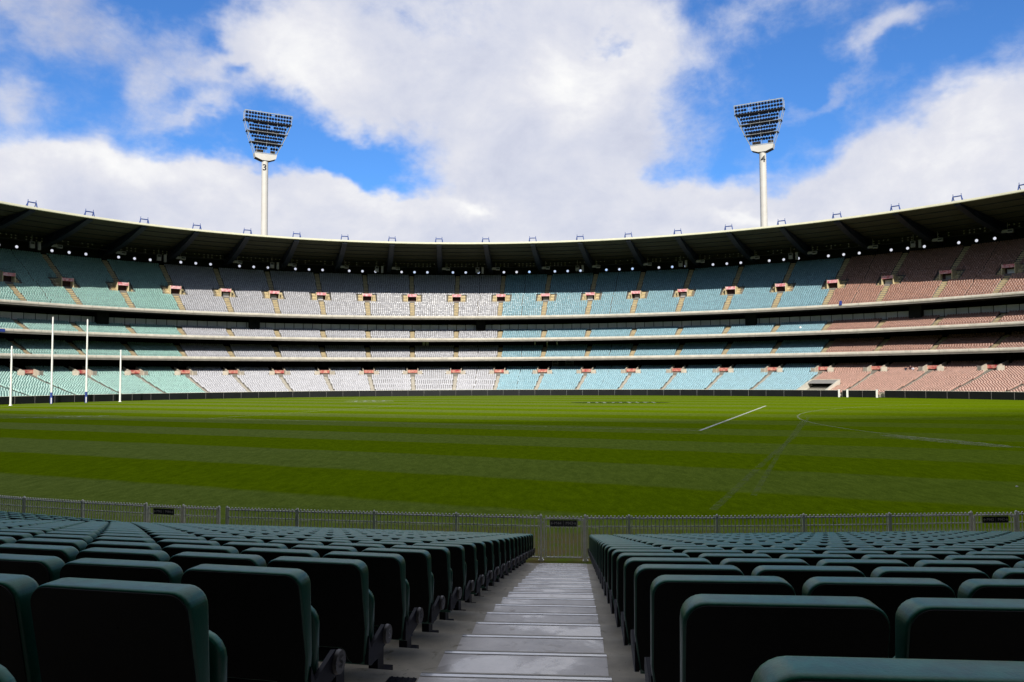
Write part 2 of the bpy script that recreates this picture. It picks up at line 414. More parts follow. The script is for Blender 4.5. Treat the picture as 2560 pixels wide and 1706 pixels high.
def patch(name, c, a, b, ang, m, label, bars, bar_m):
    mb = MB(); e = ellipse_pts(c, a, b, ang)
    mb.poly([(p[0], p[1], ground_z(*p) + .008) for p in e], 0)
    r2 = random.Random(3)
    for i in range(bars):                       # broken-up lettering strokes of a worn painted emblem
        s = -a * .72 + 1.44 * a * (i + .5) / bars
        hgt = b * (.35 + .35 * r2.random()); tl = .25 * r2.random()
        q0 = (c[0] + s * math.cos(ang) + hgt * math.sin(ang), c[1] + s * math.sin(ang) - hgt * math.cos(ang))
        q1 = (c[0] + (s + tl) * math.cos(ang) - hgt * math.sin(ang), c[1] + (s + tl) * math.sin(ang) + hgt * math.cos(ang))
        strip(mb, [q0, q1], a * .5 / bars, .014, 1)
        if i % 2: strip(mb, [q1, (q1[0] + a * 1.1 / bars * math.cos(ang), q1[1] + a * 1.1 / bars * math.sin(ang))], .5, .017, 1)
    o = mb.obj(name, [m, bar_m]); tag(o, label, kind='structure')
patch('painted_turf_emblem', (16.4, 121.), 7.6, 4.2, -.05, 'logo_dark', 'dark oval emblem with pale lettering painted on the far turf', 9, 'logo_white')
patch('painted_turf_emblem', (25.6, 47.8), 5.0, 1.1, -1.30, 'line_faint', 'faded pale lettering painted across the arc line', 10, 'line_faint')
patch('painted_turf_emblem', (-24.2, 135.), 4.2, 6., .2, 'line_faint', 'small pale round emblem painted on the far turf', 4, 'logo_white')
patch('painted_turf_emblem', (-47., 83.4), 5.6, 1.2, .42, 'line_faint', 'pale lettering painted on the turf before the goal posts', 8, 'logo_white')
for (x, y) in ((18.6, 29.6), (17.0, 24.9)):
    b_ = MB().ball((0, 0, .03), .05, 6, 4).obj('paper_scrap', 'white_paint'); b_.location = (x, y, ground_z(x, y)); b_.scale = (1.2, .8, .6)
    tag(b_, 'tiny white paper scrap on the turf, ' + ('nearer the fence' if y < 27 else 'farther from the fence'), 'litter')

# ------------------------------------------------------------------ far stand
stand = thing('stadium_stand', 'four-tiered stadium stand with long dark cantilever roof around the oval', 'stadium stand')
RISE = .8
def tier(o0, z0, slope, quad, rows):
    """offset and tread height of each row"""
    return [(o0 + RISE * i, z0 + slope * RISE * i + quad * (RISE * i) ** 2) for i in range(rows)]
TIERS = [tier(2.0, .25, .186, .0016, 36), tier(23.1, 9.0, .38, 0, 12), tier(24.1, 14.1, .40, 0, 9), tier(25.6, 20.05, .62, 0, 29)]
FULL = (0., 2 * math.pi)
def step_profile(rows):
    pr = []
    for o, z in rows: pr += [(o, z), (o + RISE, z)]
    return pr
# lower terrace only on the far side; upper tiers run round the whole ground and overhang the camera's side too
o = sweep('lower_terrace', [(1.2, -.1), (1.2, .25)] + step_profile(TIERS[0]), -.5, 2.9, 220, ['deck'], stand)
for rows in TIERS[1:]:
    sweep('upper_terrace', step_profile(rows), *FULL, 360, ['deck'], stand, closed=True)
def fascia(of, zb, zt, floor):
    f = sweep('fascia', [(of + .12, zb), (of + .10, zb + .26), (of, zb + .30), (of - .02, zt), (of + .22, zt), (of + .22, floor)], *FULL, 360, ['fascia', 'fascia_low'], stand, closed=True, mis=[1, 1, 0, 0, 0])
    mb = MB()
    for j in range(-3, 26):                                                    # joints between the precast units
        for h in (.18, .68):
            t = AT(j + h); n, s = frame(t); p = P2(t, of - .025)
            R = np.array([[s[0], n[0], 0], [s[1], n[1], 0], [0, 0, 1]])
            mb.box((p[0], p[1], (zb + zt) / 2 + .15), (.05, .02, (zt - zb) * .6), 0, R)
    mb.obj('panel_joints', 'fascia_low', f)
    tt = np.linspace(T_VIS[0], T_VIS[1], 160); q = P2(tt, np.full(160, of + .1)); r = MB()
    for a, b in zip(q[:-1], q[1:]):
        for zz in (zt + .32,): r.tube((a[0], a[1], zz), (b[0], b[1], zz), .022, n=4, caps=False)
    for p in q[::2]: r.tube((p[0], p[1], zt), (p[0], p[1], zt + .32), .016, n=4, caps=False)
    r.obj('handrail', 'rail_dark', f)
    return f
fascia(22.4, 8.62, 9.60, 9.0); fascia(23.4, 13.78, 14.70, 14.1); fascia(24.9, 19.80, 20.68, 20.05)
# soffits and dark concourses behind the seats
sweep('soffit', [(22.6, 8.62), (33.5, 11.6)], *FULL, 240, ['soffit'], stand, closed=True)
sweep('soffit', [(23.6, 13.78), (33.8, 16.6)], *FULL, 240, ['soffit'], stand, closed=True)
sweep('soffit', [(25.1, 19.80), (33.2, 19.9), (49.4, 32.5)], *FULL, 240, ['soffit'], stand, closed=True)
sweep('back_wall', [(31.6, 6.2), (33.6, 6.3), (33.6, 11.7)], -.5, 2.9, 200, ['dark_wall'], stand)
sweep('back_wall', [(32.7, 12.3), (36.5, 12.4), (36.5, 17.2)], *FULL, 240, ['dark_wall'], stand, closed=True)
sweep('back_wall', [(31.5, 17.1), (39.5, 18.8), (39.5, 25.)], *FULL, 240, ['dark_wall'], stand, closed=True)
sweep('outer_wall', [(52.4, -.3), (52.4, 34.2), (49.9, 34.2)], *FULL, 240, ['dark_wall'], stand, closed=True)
# glazed boxes at the back of the third tier, one pane per bay
for j in range(-2, 22):
    mb = MB(); k = 5
    for i in range(k):
        ta, tb = AT(j + i / k) + .0006, AT(j + (i + 1) / k) - .0006
        a, b = P2(ta, 32.0), P2(tb, 32.0)
        mb.add([(a[0], a[1], 17.0), (b[0], b[1], 17.0), (b[0], b[1], 18.75), (a[0], a[1], 18.75)], [(0, 1, 2, 3)])
    mb.obj('glass_wall', 'glass', stand)
# dark columns at the back of the covered tiers
def column(t, o_, z0, z1, w=.9):
    p = P2(t, o_); n, s = frame(t); R = np.array([[s[0], n[0], 0], [s[1], n[1], 0], [0, 0, 1]])
    MB().box((p[0], p[1], (z0 + z1) / 2), (w, w, z1 - z0), 0, R).obj('column', 'dark_wall', stand)
for j in range(-1, 22):
    column(AT(j + .05), 31.2, 6.0, 11.2); 
    if j % 2: column(AT(j + .45), 33.3, 12.4, 16.6)
for j in (18, 14.9, 9, 4, 1): column(AT(j + .55), 31.6, 16.6, 19.9, 2.6)

# roof: cream edge, pale lining, navy trusses
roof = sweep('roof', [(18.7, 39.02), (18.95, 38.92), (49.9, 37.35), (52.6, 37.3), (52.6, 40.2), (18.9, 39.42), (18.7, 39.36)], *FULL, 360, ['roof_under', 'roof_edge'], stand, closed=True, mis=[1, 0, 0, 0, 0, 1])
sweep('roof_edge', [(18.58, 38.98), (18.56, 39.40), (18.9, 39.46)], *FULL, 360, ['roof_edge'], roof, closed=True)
for t in RIB_T:
    mb = MB(); n, s = frame(t); w = .62
    pts = [(19.2, 38.85, 38.55), (26., 38.5, 37.3), (34., 38.1, 36.2), (41., 37.75, 35.5), (46., 37.5, 35.4), (49.5, 37.35, 35.2)]
    vs = []
    for o_, zt, zb in pts:
        p = P2(t, o_)
        for sg in (-1, 1):
            for z in (zb, zt): vs.append((p[0] + sg * w * s[0], p[1] + sg * w * s[1], z))
    fs = []
    for i in range(len(pts) - 1):
        a, b = 4 * i, 4 * i + 4
        fs += [(a, b, b + 1, a + 1), (a + 2, a + 3, b + 3, b + 2), (a, a + 2, b + 2, b)]
    fs += [(0, 1, 3, 2)]
    mb.add(vs, fs)
    for i in range(1, len(pts) - 1):                                            # lacing standing proud of the truss sides
        for sg in (-1, 1):
            p = P2(t, pts[i][0]); q = P2(t, pts[i + 1][0])
            off = sg * (w + .05)
            mb.tube((p[0] + off * s[0], p[1] + off * s[1], pts[i][1] - .1), (q[0] + off * s[0], q[1] + off * s[1], pts[i + 1][2] + .1), .09, n=5)
    mb.obj('roof_truss', 'navy_steel', roof)
for k_, (o_, zz) in enumerate(((23.5, 38.62), (28.5, 38.36), (33.5, 38.10), (38.5, 37.85), (43.5, 37.6))):      # purlins under the lining
    tt = np.linspace(T_VIS[0], T_VIS[1], 150); q = P2(tt, np.full(150, o_)); mb = MB()
    for a, b in zip(q[:-1], q[1:]): mb.tube((a[0], a[1], zz), (b[0], b[1], zz), .09, n=4, caps=False)
    mb.obj('roof_purlin', 'navy_steel', roof)
# maintenance brackets standing on the roof edge above each truss
for i, t in enumerate(RIB_T):
    mb = MB(); n, s = frame(t)
    def L_(x, y, z): p = P2(t, 19.2) + x * s + y * n; return (p[0], p[1], z)
    for y in (0.,):
        for x in (-.78, .78):
            mb.tube(L_(x * 1.25, y, 39.42), L_(x, y + .1, 40.5), .11, n=6)
            mb.tube(L_(x, y + .1, 40.55), L_(x, y + .1, 40.95), .06, n=5)
        mb.tube(L_(-.78, y + .1, 40.42), L_(.78, y + .1, 40.42), .12, n=6)
    for x in (-.78, .78): mb.tube(L_(x, .1, 40.4), L_(x * 1.1, .9, 39.45), .08, n=6)
    mb.obj('roof_bracket', 'blue_steel', roof)
# wall with round openings at the very top
wall = MB(); RIM = []
zc, hw = 35.62, .95
def wall_cell(ta, tb, hole):
    a, b = P2(ta, 49.6), P2(tb, 49.6)
    def W(x, z): q = a + (b - a) * x; return (q[0], q[1], z)
    z0, z1 = 34.0, 37.36
    if not hole:
        wall.add([W(0, z0), W(1, z0), W(1, z1), W(0, z1)], [(0, 1, 2, 3)]); return
    Lw = float(np.linalg.norm(b - a)); N_ = 16; r = .36
    ring = [W(.5 + r / Lw * math.cos(2 * math.pi * k / N_), zc + r * math.sin(2 * math.pi * k / N_)) for k in range(N_)]
    sq = []
    for k in range(N_):
        c, s_ = math.cos(2 * math.pi * k / N_), math.sin(2 * math.pi * k / N_); m_ = max(abs(c), abs(s_))
        sq.append(W(.5 + .5 * c / m_, zc + (z1 - zc if s_ > 0 else zc - z0) * s_ / m_))
    wall.add(ring + sq, [(k, (k + 1) % N_, N_ + (k + 1) % N_, N_ + k) for k in range(N_)])
    RIM.append((ta, tb, r))
for m_ in range(len(RIB_T) - 1):
    ta = RIB_T[m_]; dt = (RIB_T[m_ + 1] - ta) / 4
    for q in range(4): wall_cell(ta + (q - .5) * dt, ta + (q + .5) * dt, q != 0)
tw = wall.obj('back_wall', 'dark_wall', stand)
for (ta, tb, r) in RIM:
    a, b = P2(ta, 49.5), P2(tb, 49.5); c = (a + b) / 2; x = (b - a) / np.linalg.norm(b - a); mb = MB(); N_ = 16; vs = []
    for rr, dy in ((r - .005, 0), (r + .06, 0)):
        for k in range(N_):
            e = 2 * math.pi * k / N_; vs.append((c[0] + rr * math.cos(e) * x[0], c[1] + rr * math.cos(e) * x[1], zc + rr * math.sin(e)))
    mb.add(vs, [(k, (k + 1) % N_, N_ + (k + 1) % N_, N_ + k) for k in range(N_)]); mb.obj('porthole_rim', 'dark_grille', tw)
for ta, tb, zz0, zz1 in ((-.5, RIB_T[0] - .0137, 34., 37.36), (RIB_T[-1] - .0137, 2 * math.pi - .5, 34., 37.36)):
    sweep('back_wall', [(49.6, zz0), (49.6, zz1)], ta, tb, 120, ['dark_wall'], stand)

# catwalk under the roof with its rows of little lamps
cat = thing('lighting_catwalk', 'long dark catwalk hung under the far roof with small grey spotlights', 'catwalk')
mb = MB(); tt = np.linspace(T_VIS[0], T_VIS[1], 150); q = P2(tt, np.full(150, 41.5))
for a, b in zip(q[:-1], q[1:]):
    mb.tube((a[0], a[1], 36.0), (b[0], b[1], 36.0), .13, n=4, caps=False); mb.tube((a[0], a[1], 36.9), (b[0], b[1], 36.9), .04, n=4, caps=False)
for p in q[::3]: mb.tube((p[0], p[1], 35.9), (p[0], p[1], 37.7), .05, n=4)
mb.obj('catwalk_rail', 'dark_grille', cat)
mb = MB(); r2 = random.Random(5)
for m_ in range(0, 20):
    for i in range(11):
        if r2.random() < .2: continue
        t = RIB_T[m_] + (RIB_T[1] - RIB_T[0]) * (.14 + .075 * i) + r2.uniform(-.001, .001); n, s = frame(t)
        for zz in ((36.35, 36.95) if r2.random() < .6 else (36.95,)):
            p = P2(t, 41.2); mb.tube((p[0], p[1], zz), (p[0] - .3 * n[0], p[1] - .3 * n[1], zz - .1), .13, .16, n=7)
tag(mb.obj('spotlights', 'spot', cat), kind='stuff')
# loudspeakers hung from the catwalk
def speaker(kind, t, idx, label):
    p = P3(t, 41.0, 35.6); th = thing('loudspeaker', label, 'loudspeaker', p, yaw_of(t), 'loudspeakers hanging under the far roof')
    if kind == 'pair':
        SP['a1'] = SP.get('a1') or MB().box((-.55, 0, -.05), (1.1, .7, .62)).mesh('cabinet', 'grey_box')
        SP['a2'] = SP.get('a2') or MB().box((.62, -.03, -.12), (1.15, .7, .78)).mesh('cabinet', 'grey_box')
        SP['g'] = SP.get('g') or MB().box((.62, -.40, -.06), (.9, .03, .34)).mesh('grille', 'dark_grille')
        SP['s'] = SP.get('s') or MB().tube((0, .1, .26), (0, .1, 1.9), .06, n=6).mesh('hanger', 'grey_box')
        link('cabinet', SP['a1'], th); c = link('cabinet', SP['a2'], th); link('grille', SP['g'], c); link('hanger', SP['s'], th)
    else:
        SP['b1'] = SP.get('b1') or MB().box((-.4, 0, -.45), (1.0, .7, 1.5)).mesh('cabinet', 'grey_box')
        SP['b2'] = SP.get('b2') or MB().box((1.1, 0, -.5), (.6, .6, 1.9)).mesh('cabinet', 'grey_box')
        SP['h'] = SP.get('h') or MB().box((-.4, -.37, -.05), (.75, .03, .5)).mesh('grille', 'dark_grille')
        SP['t'] = SP.get('t') or MB().tube((-.4, .1, .3), (-.4, .1, 1.9), .06, n=6).mesh('hanger', 'grey_box')
        c = link('cabinet', SP['b1'], th); link('grille', SP['h'], c); link('cabinet', SP['b2'], th); link('hanger', SP['t'], th)
SP = {}
for i, t in enumerate(RIB_T[1:21]):
    speaker('pair', t + .013, i, f'small grey twin loudspeaker under the roof, {ordinal(i + 1)} twin pair from the left')
for i in range(10):
    speaker('tall', RIB_T[1 + 2 * i] + .1098 * .78, i, f'tall grey loudspeaker hanging under the roof, {ordinal(i + 1)} tall one from the left')

# ---- stairs, entrances and seats of the four tiers
HALF_AISLE = [.46, .6, .6, .62]
def aisle_stairs(ti, j):
    rows = TIERS[ti]; mb = MB(); t = AT(j); n, s = frame(t); hwid = HALF_AISLE[ti] - .06
    skip = set()
    if ti == 3: skip = set(range(10, 15))
    if ti == 0: skip = set(range(25, 36))
    for i, (o_, z) in enumerate(rows):
        if i in skip:
            if ti == 3 and mb.f: mb.obj('aisle_stairs', ['tan', 'tan_dark'], stand); mb = MB()
            continue
        p = P2(t, o_ + .004)
        def Q(x, y, zz): e = p + x * s + y * n; return (e[0], e[1], zz)
        up = .31 if ti == 3 else .2
        if ti == 0: up = .12
        mb.add([Q(-hwid, 0, z), Q(hwid, 0, z), Q(hwid, 0, z + up), Q(-hwid, 0, z + up)], [(0, 1, 2, 3)], 1)
        mb.add([Q(-hwid, 0, z + up), Q(hwid, 0, z + up), Q(hwid, .42, z + up), Q(-hwid, .42, z + up)], [(0, 1, 2, 3)], 0)
        mb.add([Q(-hwid, .42, z + up), Q(hwid, .42, z + up), Q(hwid, .42, z + .008), Q(-hwid, .42, z + .008)], [(0, 1, 2, 3)], 1)
        mb.add([Q(-hwid, .42, z + .008), Q(hwid, .42, z + .008), Q(hwid, RISE - .01, z + .008), Q(-hwid, RISE - .01, z + .008)], [(0, 1, 2, 3)], 0)
    if mb.f: mb.obj('aisle_stairs', ['concrete_pale', 'fascia'] if ti == 0 else ['tan', 'tan_dark'], stand)
for ti in range(4):
    for j in range(-2, 22): aisle_stairs(ti, j)

def entrance_upper(j):
    """doorway box cut into the top tier: side flights, red banner above a dark opening"""
    t = AT(j); o0, z0 = TIERS[3][10]; p = P3(t, o0, z0); e = thing('entrance', None, None, p, yaw_of(t)); e.parent = stand
    for sg in (-1, 1):
        mb = MB()
        for k in range(5):                                                     # side landings stepping up with the tier
            mb.box((sg * 1.85, .4 + .8 * k, .10 + .496 * k - .25), (1.15, .8, .7), 0 if k % 2 == 0 else 1)
            mb.box((sg * 1.85, .12 + .8 * k, .10 + .496 * k + .17), (1.10, .28, .16), 1)
        mb.box((sg * 1.24, 1.9, 1.0), (.14, 3.9, 2.9), 0)
        mb.obj('side_flight', ['tan', 'tan_dark'], e)
    d = MB().box((0, 1.6, 1.0), (2.3, .1, 2.9)).box((0, .8, -.2), (2.3, 1.6, .3)).obj('opening', 'maroon', e)
    MB().box((0, .9, 2.1), (2.5, 1.8, .14), 0).obj('lintel', 'concrete_pale', e)
    MB().box((0, -.06, 2.0), (2.45, .10, .72)).obj('banner', 'banner_red', e)
    for x in (-.75, .75): MB().tube((x, 1.5, .35), (x, 1.42, .35), .12, n=8).obj('door_lamp', 'white_paint', e)
    if j in (4, 5, 6, 11, 12, 13, 14, 18, 19, 20):
        MB().box(((-.2, .25, 0)[j % 3], 1.5, .85), (1.5, .06, 1.25)).obj('notice_board', 'grey_box' if j % 2 else 'glass', e)
    r = MB()
    for sg in (-1, 1):
        pts = [(sg * 2.5, .1 + .8 * k, .1 + .496 * k) for k in range(6)]
        for a, b in zip(pts[:-1], pts[1:]):
            r.tube((a[0], a[1], a[2] + 1.0), (b[0], b[1], b[2] + 1.0), .035, n=5)
        for a in pts: r.tube(a, (a[0], a[1], a[2] + 1.0), .03, n=5)
    pts = [(x, 3.9, 2.55) for x in np.linspace(-1.25, 1.25, 6)]
    for a in pts: r.tube(a, (a[0], a[1], a[2] + 1.0), .03, n=5)
    r.tube((-1.25, 3.9, 3.55), (1.25, 3.9, 3.55), .035, n=5)
    r.obj('railing', 'rail_dark', e)
def entrance_lower(j):
    """doorway near the top of the lowest tier: flared pale walls, red and gold banner"""
    t = AT(j); o0, z0 = TIERS[0][26]; p = P3(t, o0, z0); e = thing('entrance', None, None, p, yaw_of(t)); e.parent = stand
    for sg in (-1, 1):
        mb = MB(); x0, x1 = sg * 1.3, sg * 1.55
        vs = [(x0, 0, -.4), (x1, 0, -.4), (x1, 5.2, -.4), (x0, 5.2, -.4), (x0, 0, 1.25), (x1, 0, 1.25), (x1, 5.2, 2.4), (x0, 5.2, 2.4)]
        mb.add(vs, [(0, 1, 5, 4), (1, 2, 6, 5), (2, 3, 7, 6), (3, 0, 4, 7), (4, 5, 6, 7)])
        vs = [(x1, 0, -.4), (x1 + sg * 1.0, .5, -.2), (x1 + sg * 1.0, .5, 1.35), (x1, 0, 1.25)]
        mb.add(vs, [(0, 1, 2, 3)])
        mb.obj('wing_wall', 'concrete_pale', e)
    MB().box((0, 2.7, .1), (2.6, .1, 1.6)).box((0, 1.3, -.3), (2.6, 2.6, .2)).obj('opening', 'maroon', e)
    b = MB().box((0, 2.2, 1.15), (2.6, .12, .75)).obj('banner', 'banner_gold', e)
for j in range(-1, 22): entrance_upper(j); entrance_lower(j)

# players' race cut into the lowest tier between blue and salmon seats
TUN0, TUN1, TUN_R = 1.846, 1.903, 12
race = thing('players_race', None, None, P3((TUN0 + TUN1) / 2, 2.0, .0), yaw_of((TUN0 + TUN1) / 2)); race.parent = stand
Lr = float(np.linalg.norm(P2(TUN1, 2.) - P2(TUN0, 2.))) / 2
zt_ = TIERS[0][TUN_R][1]
for sg in (-1, 1):
    mb = MB(); vs = [(sg * Lr, -.4, 0), (sg * (Lr + .35), -.4, 0), (sg * (Lr + .35), 9.6, 0), (sg * Lr, 9.6, 0), (sg * Lr, -.4, 1.2), (sg * (Lr + .35), -.4, 1.2), (sg * (Lr + .35), 9.5, 3.45), (sg * Lr, 9.5, 3.45)]
    mb.add(vs, [(0, 1, 5, 4), (1, 2, 6, 5), (2, 3, 7, 6), (3, 0, 4, 7), (4, 5, 6, 7)]); mb.obj('wing_wall', 'cream_paint', race)
MB().add([(sx * (Lr - .03), y, z + dz) for dz in (-.12, 0) for (y, z) in ((6.6, 2.75), (9.4, 3.35)) for sx in (-1, 1)], [(4, 5, 7, 6), (0, 2, 3, 1), (0, 1, 5, 4), (2, 6, 7, 3), (0, 4, 6, 2), (1, 3, 7, 5)]).obj('canopy', 'grey_box', race)
MB().box((0, 9.5, 1.6), (2 * Lr, .1, 3.3)).obj('opening', 'dark_wall', race)
MB().box((0, 9.62, 3.36), (2 * Lr + .6, .14, .28)).obj('header', 'concrete_pale', race)

def seat_color(j_float):
    return 0 if j_float < 3 else 1 if j_float < 10 else 2 if j_float < 17 else 3
def build_far_seats():
    """all rows of far seats: tilted backrest and folded pan per seat"""
    C, S, Nn, MI = [], [], [], []
    dens = np.linspace(-.3, 2.6, 6000)
    for ti, rows in enumerate(TIERS):
        for ri, (o_, z) in enumerate(rows):
            if ti == 0 and ri > 34: continue
            q = P2(dens, np.full(6000, o_ + .52)); arc_ = np.concatenate([[0], np.cumsum(np.linalg.norm(np.diff(q, axis=0), axis=1))])
            for j in range(-4, 22):
                a0 = np.interp(AT(j), dens, arc_); a1 = np.interp(AT(j + 1), dens, arc_)
                m0 = m1 = HALF_AISLE[ti]
                if ti == 3 and 10 <= ri <= 14: m0 = m1 = 2.75
                if ti == 0 and ri >= 25: m0 = m1 = 1.75 + (.9 if ri < 28 else 0)
                a0 += m0; a1 -= m1; n_ = int((a1 - a0) / .52); st = (a1 - a0 - n_ * .52) / 2
                pos = a0 + st + .52 * (np.arange(n_) + .5)
                if j in (0, 9, 10, 12, 17, 19) and ti != 2: pos = pos + np.where(pos < (a0 + a1) / 2, -.07, .07)
                tt_ = np.interp(pos, arc_, dens)
                if ti == 0 and ri < TUN_R + 1: tt_ = tt_[(tt_ < TUN0 - .004) | (tt_ > TUN1 + .004)]
                tt_ = tt_[(tt_ > (-.2 if ti < 3 else -.03)) & (tt_ < 2.36)]
                if not len(tt_): continue
                p = P2(tt_, np.full(len(tt_), o_ + .52)); nn = normal2(tt_)
                C.append(np.c_[p, np.full(len(tt_), z)]); Nn.append(nn); MI.append(np.full(len(tt_), seat_color(j) + (4 if ti == 0 else 0)))
    C = np.concatenate(C); Nn = np.concatenate(Nn); MI = np.concatenate(MI); K = len(C)
    S = np.stack([-Nn[:, 1], Nn[:, 0]], 1)
    # small random yaw / tilt per seat
    yaw = rng.normal(0, .012, K); tl = rng.normal(0, .02, K); pan = rng.normal(0, .03, K)
    def L(x, y, z):   # x tangential, y outward (radial)
        x = np.broadcast_to(x, K); y = np.broadcast_to(y, K)
        y2 = y + yaw * x * 3
        return np.c_[C[:, 0] + S[:, 0] * x + Nn[:, 0] * y2, C[:, 1] + S[:, 1] * x + Nn[:, 1] * y2, C[:, 2] + z]
    w, w2 = .215, .20
    vs = [L(-w, .0 - tl, .34), L(w, .0 - tl, .34), L(w, .11 + tl, .72), L(-w, .11 + tl, .72), L(-w * .82, .125 + tl, .79), L(w * .82, .125 + tl, .79),      # backrest front
          L(-w, .05, .34), L(w, .05, .34), L(w * .82, .18, .785), L(-w * .82, .18, .785),
          L(-w2, -.16 - pan, .26), L(w2, -.16 - pan, .26), L(w2, -.09 + pan, .56), L(-w2, -.09 + pan, .56), L(w2 * .8, -.055 + pan, .60), L(-w2 * .8, -.055 + pan, .60)]
    V = np.stack(vs, 1).reshape(-1, 3); nv = len(vs)
    fq = np.array([(0, 1, 2, 3), (3, 2, 5, 4), (4, 5, 8, 9), (1, 7, 8, 2), (0, 3, 9, 6), (10, 11, 12, 13), (13, 12, 14, 15)])
    Q = (fq[None] + (np.arange(K) * nv)[:, None, None]).reshape(-1, 4)
    me = np_mesh('stadium_seats', V, Q, ['far_teal', 'far_grey', 'far_blue', 'far_salmon', 'low_teal', 'low_grey', 'low_blue', 'low_salmon'], np.repeat(MI, len(fq)))
    o = link('stadium_seats', me)
    tag(o, 'rows of teal, grey, blue and salmon folding seats filling the far stand', kind='stuff')
    print('far seats', K)
build_far_seats()

# blue banner on the parapet at far left
ban = thing('parapet_banner', 'blue banner with white lettering on the third parapet at the left edge', 'banner', P3(.062, 23.30, 14.28), yaw_of(.062))
MB().box((0, 0, 0), (8.6, .05, .62)).obj('banner_cloth', 'foam_blue', ban)
vs, fs = text_verts('SYDNEY', .55)
lt = MB().add([(v[0] + .9, -.04, v[1]) for v in vs], fs).obj('lettering', 'foam_white', ban); lt.scale = (-1, 1, 1) if False else (1, 1, 1)
o = MB().box((0, 0, 0), (.55, .2, .9)).box((.05, -.04, .5), (.4, .15, .16)).obj('blue_cloth', 'foam_blue'); o.location = P3(1.872, 24.75, 20.85); o.rotation_euler[2] = yaw_of(1.872)
tag(o, 'small blue cloth hung over the top parapet below the salmon seats', 'cloth')
# access frames and odds and ends in the dark concourses
for i, (t, w) in enumerate(((1.2648, 1.5), (1.2968, 2.0))):
    th = thing('scaffold_frame', ('narrower' if i == 0 else 'wider') + ' pale metal ladder frame standing above the lowest blue seats', 'scaffold', P3(t, 29.6, 6.05), yaw_of(t), 'scaffold frames behind the lowest tier')
    for x in (-w / 2, w / 2): MB().tube((x, 0, 0), (x, 0, 2.5), .06, n=6).obj('upright', 'grey_box', th)
    for k in range(6): MB().tube((-w / 2, 0, .2 + .42 * k), (w / 2, 0, .2 + .42 * k), .05, n=6).obj('rung', 'grey_box', th)
for i, t in enumerate((.9689, .9766)):
    o = MB().box((0, 0, 0), (.75, .1, 1.3)).box((0, -.07, 0), (.8, .03, .06), 1).box((0, -.07, .3), (.8, .03, .05), 1).obj('white_notice', ['white_paint', 'dark_grille'])
    o.location = P3(t, 34.4, 13.55); o.rotation_euler[2] = yaw_of(t); tag(o, f'white notice board behind the second tier grey seats, {"left" if i == 0 else "right"} one of the pair', 'notice board')
for i, t in enumerate((1.2174, 1.2445, 1.2666)):
    o = MB().box((0, 0, 0), (.3, .12, 1.2 + .2 * (i % 2))).box((0, 0, .75), (.12, .1, .3)).obj('hanging_flag', 'white_paint'); o.location = P3(t, 33.0, 13.3); o.rotation_euler[2] = yaw_of(t)
    tag(o, f'narrow white flag hanging behind the second tier, {ordinal(i + 1)} of three from the left', 'flag')
o = MB().ball((0, 0, 0), .33, 10, 6).obj('white_ball', 'white_paint'); o.location = P3(1.788, 27.2, 15.75); tag(o, 'white ball lying among the blue seats of the third tier', 'ball')

# ------------------------------------------------------------------ boundary boards
GAPS = [(1.9416, 1.9475), (2.0185, 2.0330)]
def board(ta, tb, label):
    n = 2; th = thing('perimeter_board', label, 'perimeter board', P3((ta + tb) / 2, 0., 0.), 0., 'black boards around the far boundary')
    c = P2((ta + tb) / 2, 0.)
    def box_(o0, o1, z0, z1, name, m, par):
        mb = MB(); vs = []
        for t in (ta + .00025, tb - .00025):
            for o_ in (o0, o1):
                for z in (z0, z1): q = P2(t, o_) - c; vs.append((q[0], q[1], z))
        mb.add(vs, [(0, 4, 5, 1), (2, 3, 7, 6), (1, 5, 7, 3), (0, 2, 6, 4), (0, 1, 3, 2), (4, 6, 7, 5)])
        return mb.obj(name, m, par)
    box_(0., .12, .02, 1.36, 'panel', 'board', th); box_(-.03, .15, 1.37, 1.42, 'top_rail', 'cream_paint', th)
    mb = MB(); q = P2(ta, -.015) - c; mb.tube((q[0], q[1], .02), (q[0], q[1], 1.36), .022, n=6); mb.obj('joint_post', 'spot', th)
def in_gap(t): return any(a < t < b for a, b in GAPS)
edges = [T_VIS[0]]
for a, b in [(T_VIS[0], GAPS[0][0]), (GAPS[0][1], 1.9586), (1.9586, GAPS[1][0]), (GAPS[1][1], T_VIS[1])]:
    tt = np.linspace(a, b, 400); q = P2(tt, np.zeros(400)); Ls = np.concatenate([[0], np.cumsum(np.linalg.norm(np.diff(q, axis=0), axis=1))])
    n = max(1, round(Ls[-1] / 3.75)); seg = [np.interp(Ls[-1] * i / n, Ls, tt) for i in range(n + 1)]
    edges.append(seg)
cnt = 0
for seg in edges[1:]:
    for a, b in zip(seg[:-1], seg[1:]):
        cnt += 1; board(a, b, f'black perimeter board along the far boundary, {ordinal(cnt)} board from the left')
for i, t in enumerate((1.9416, 1.9586, 2.0185)):
    o = MB().box((0, 0, .75), (.34, .16, 1.5)).box((0, 0, 1.53), (.42, .2, .06)).obj('gate_post', 'white_paint'); o.location = P3(t, -.2, 0); o.rotation_euler[2] = yaw_of(t)
    tag(o, f'white gate post in the boundary boards at right, {ordinal(i + 1)} from the left', 'gate post', 'white gate posts in the far boundary')
for i, (a, b) in enumerate(GAPS):
    t = (a + b) / 2; g = thing('field_gate', ('dark narrow' if i == 0 else 'pale wider') + ' gate opening between black boundary boards at right', 'gate', P3(t, .9, 0), yaw_of(t))
    Lg = float(np.linalg.norm(P2(b, 0.) - P2(a, 0.)))
    MB().box((0, .1, .5), (Lg, .1, .9)).obj('gate_leaf', 'concrete_pale' if i else 'ballast', g); MB().box((0, -.1, 1.0), (Lg, .06, .08)).obj('gate_rail', 'grey_box', g); MB().box((0, -.1, .12), (Lg, .06, .12)).obj('gate_rail', 'grey_box', g)

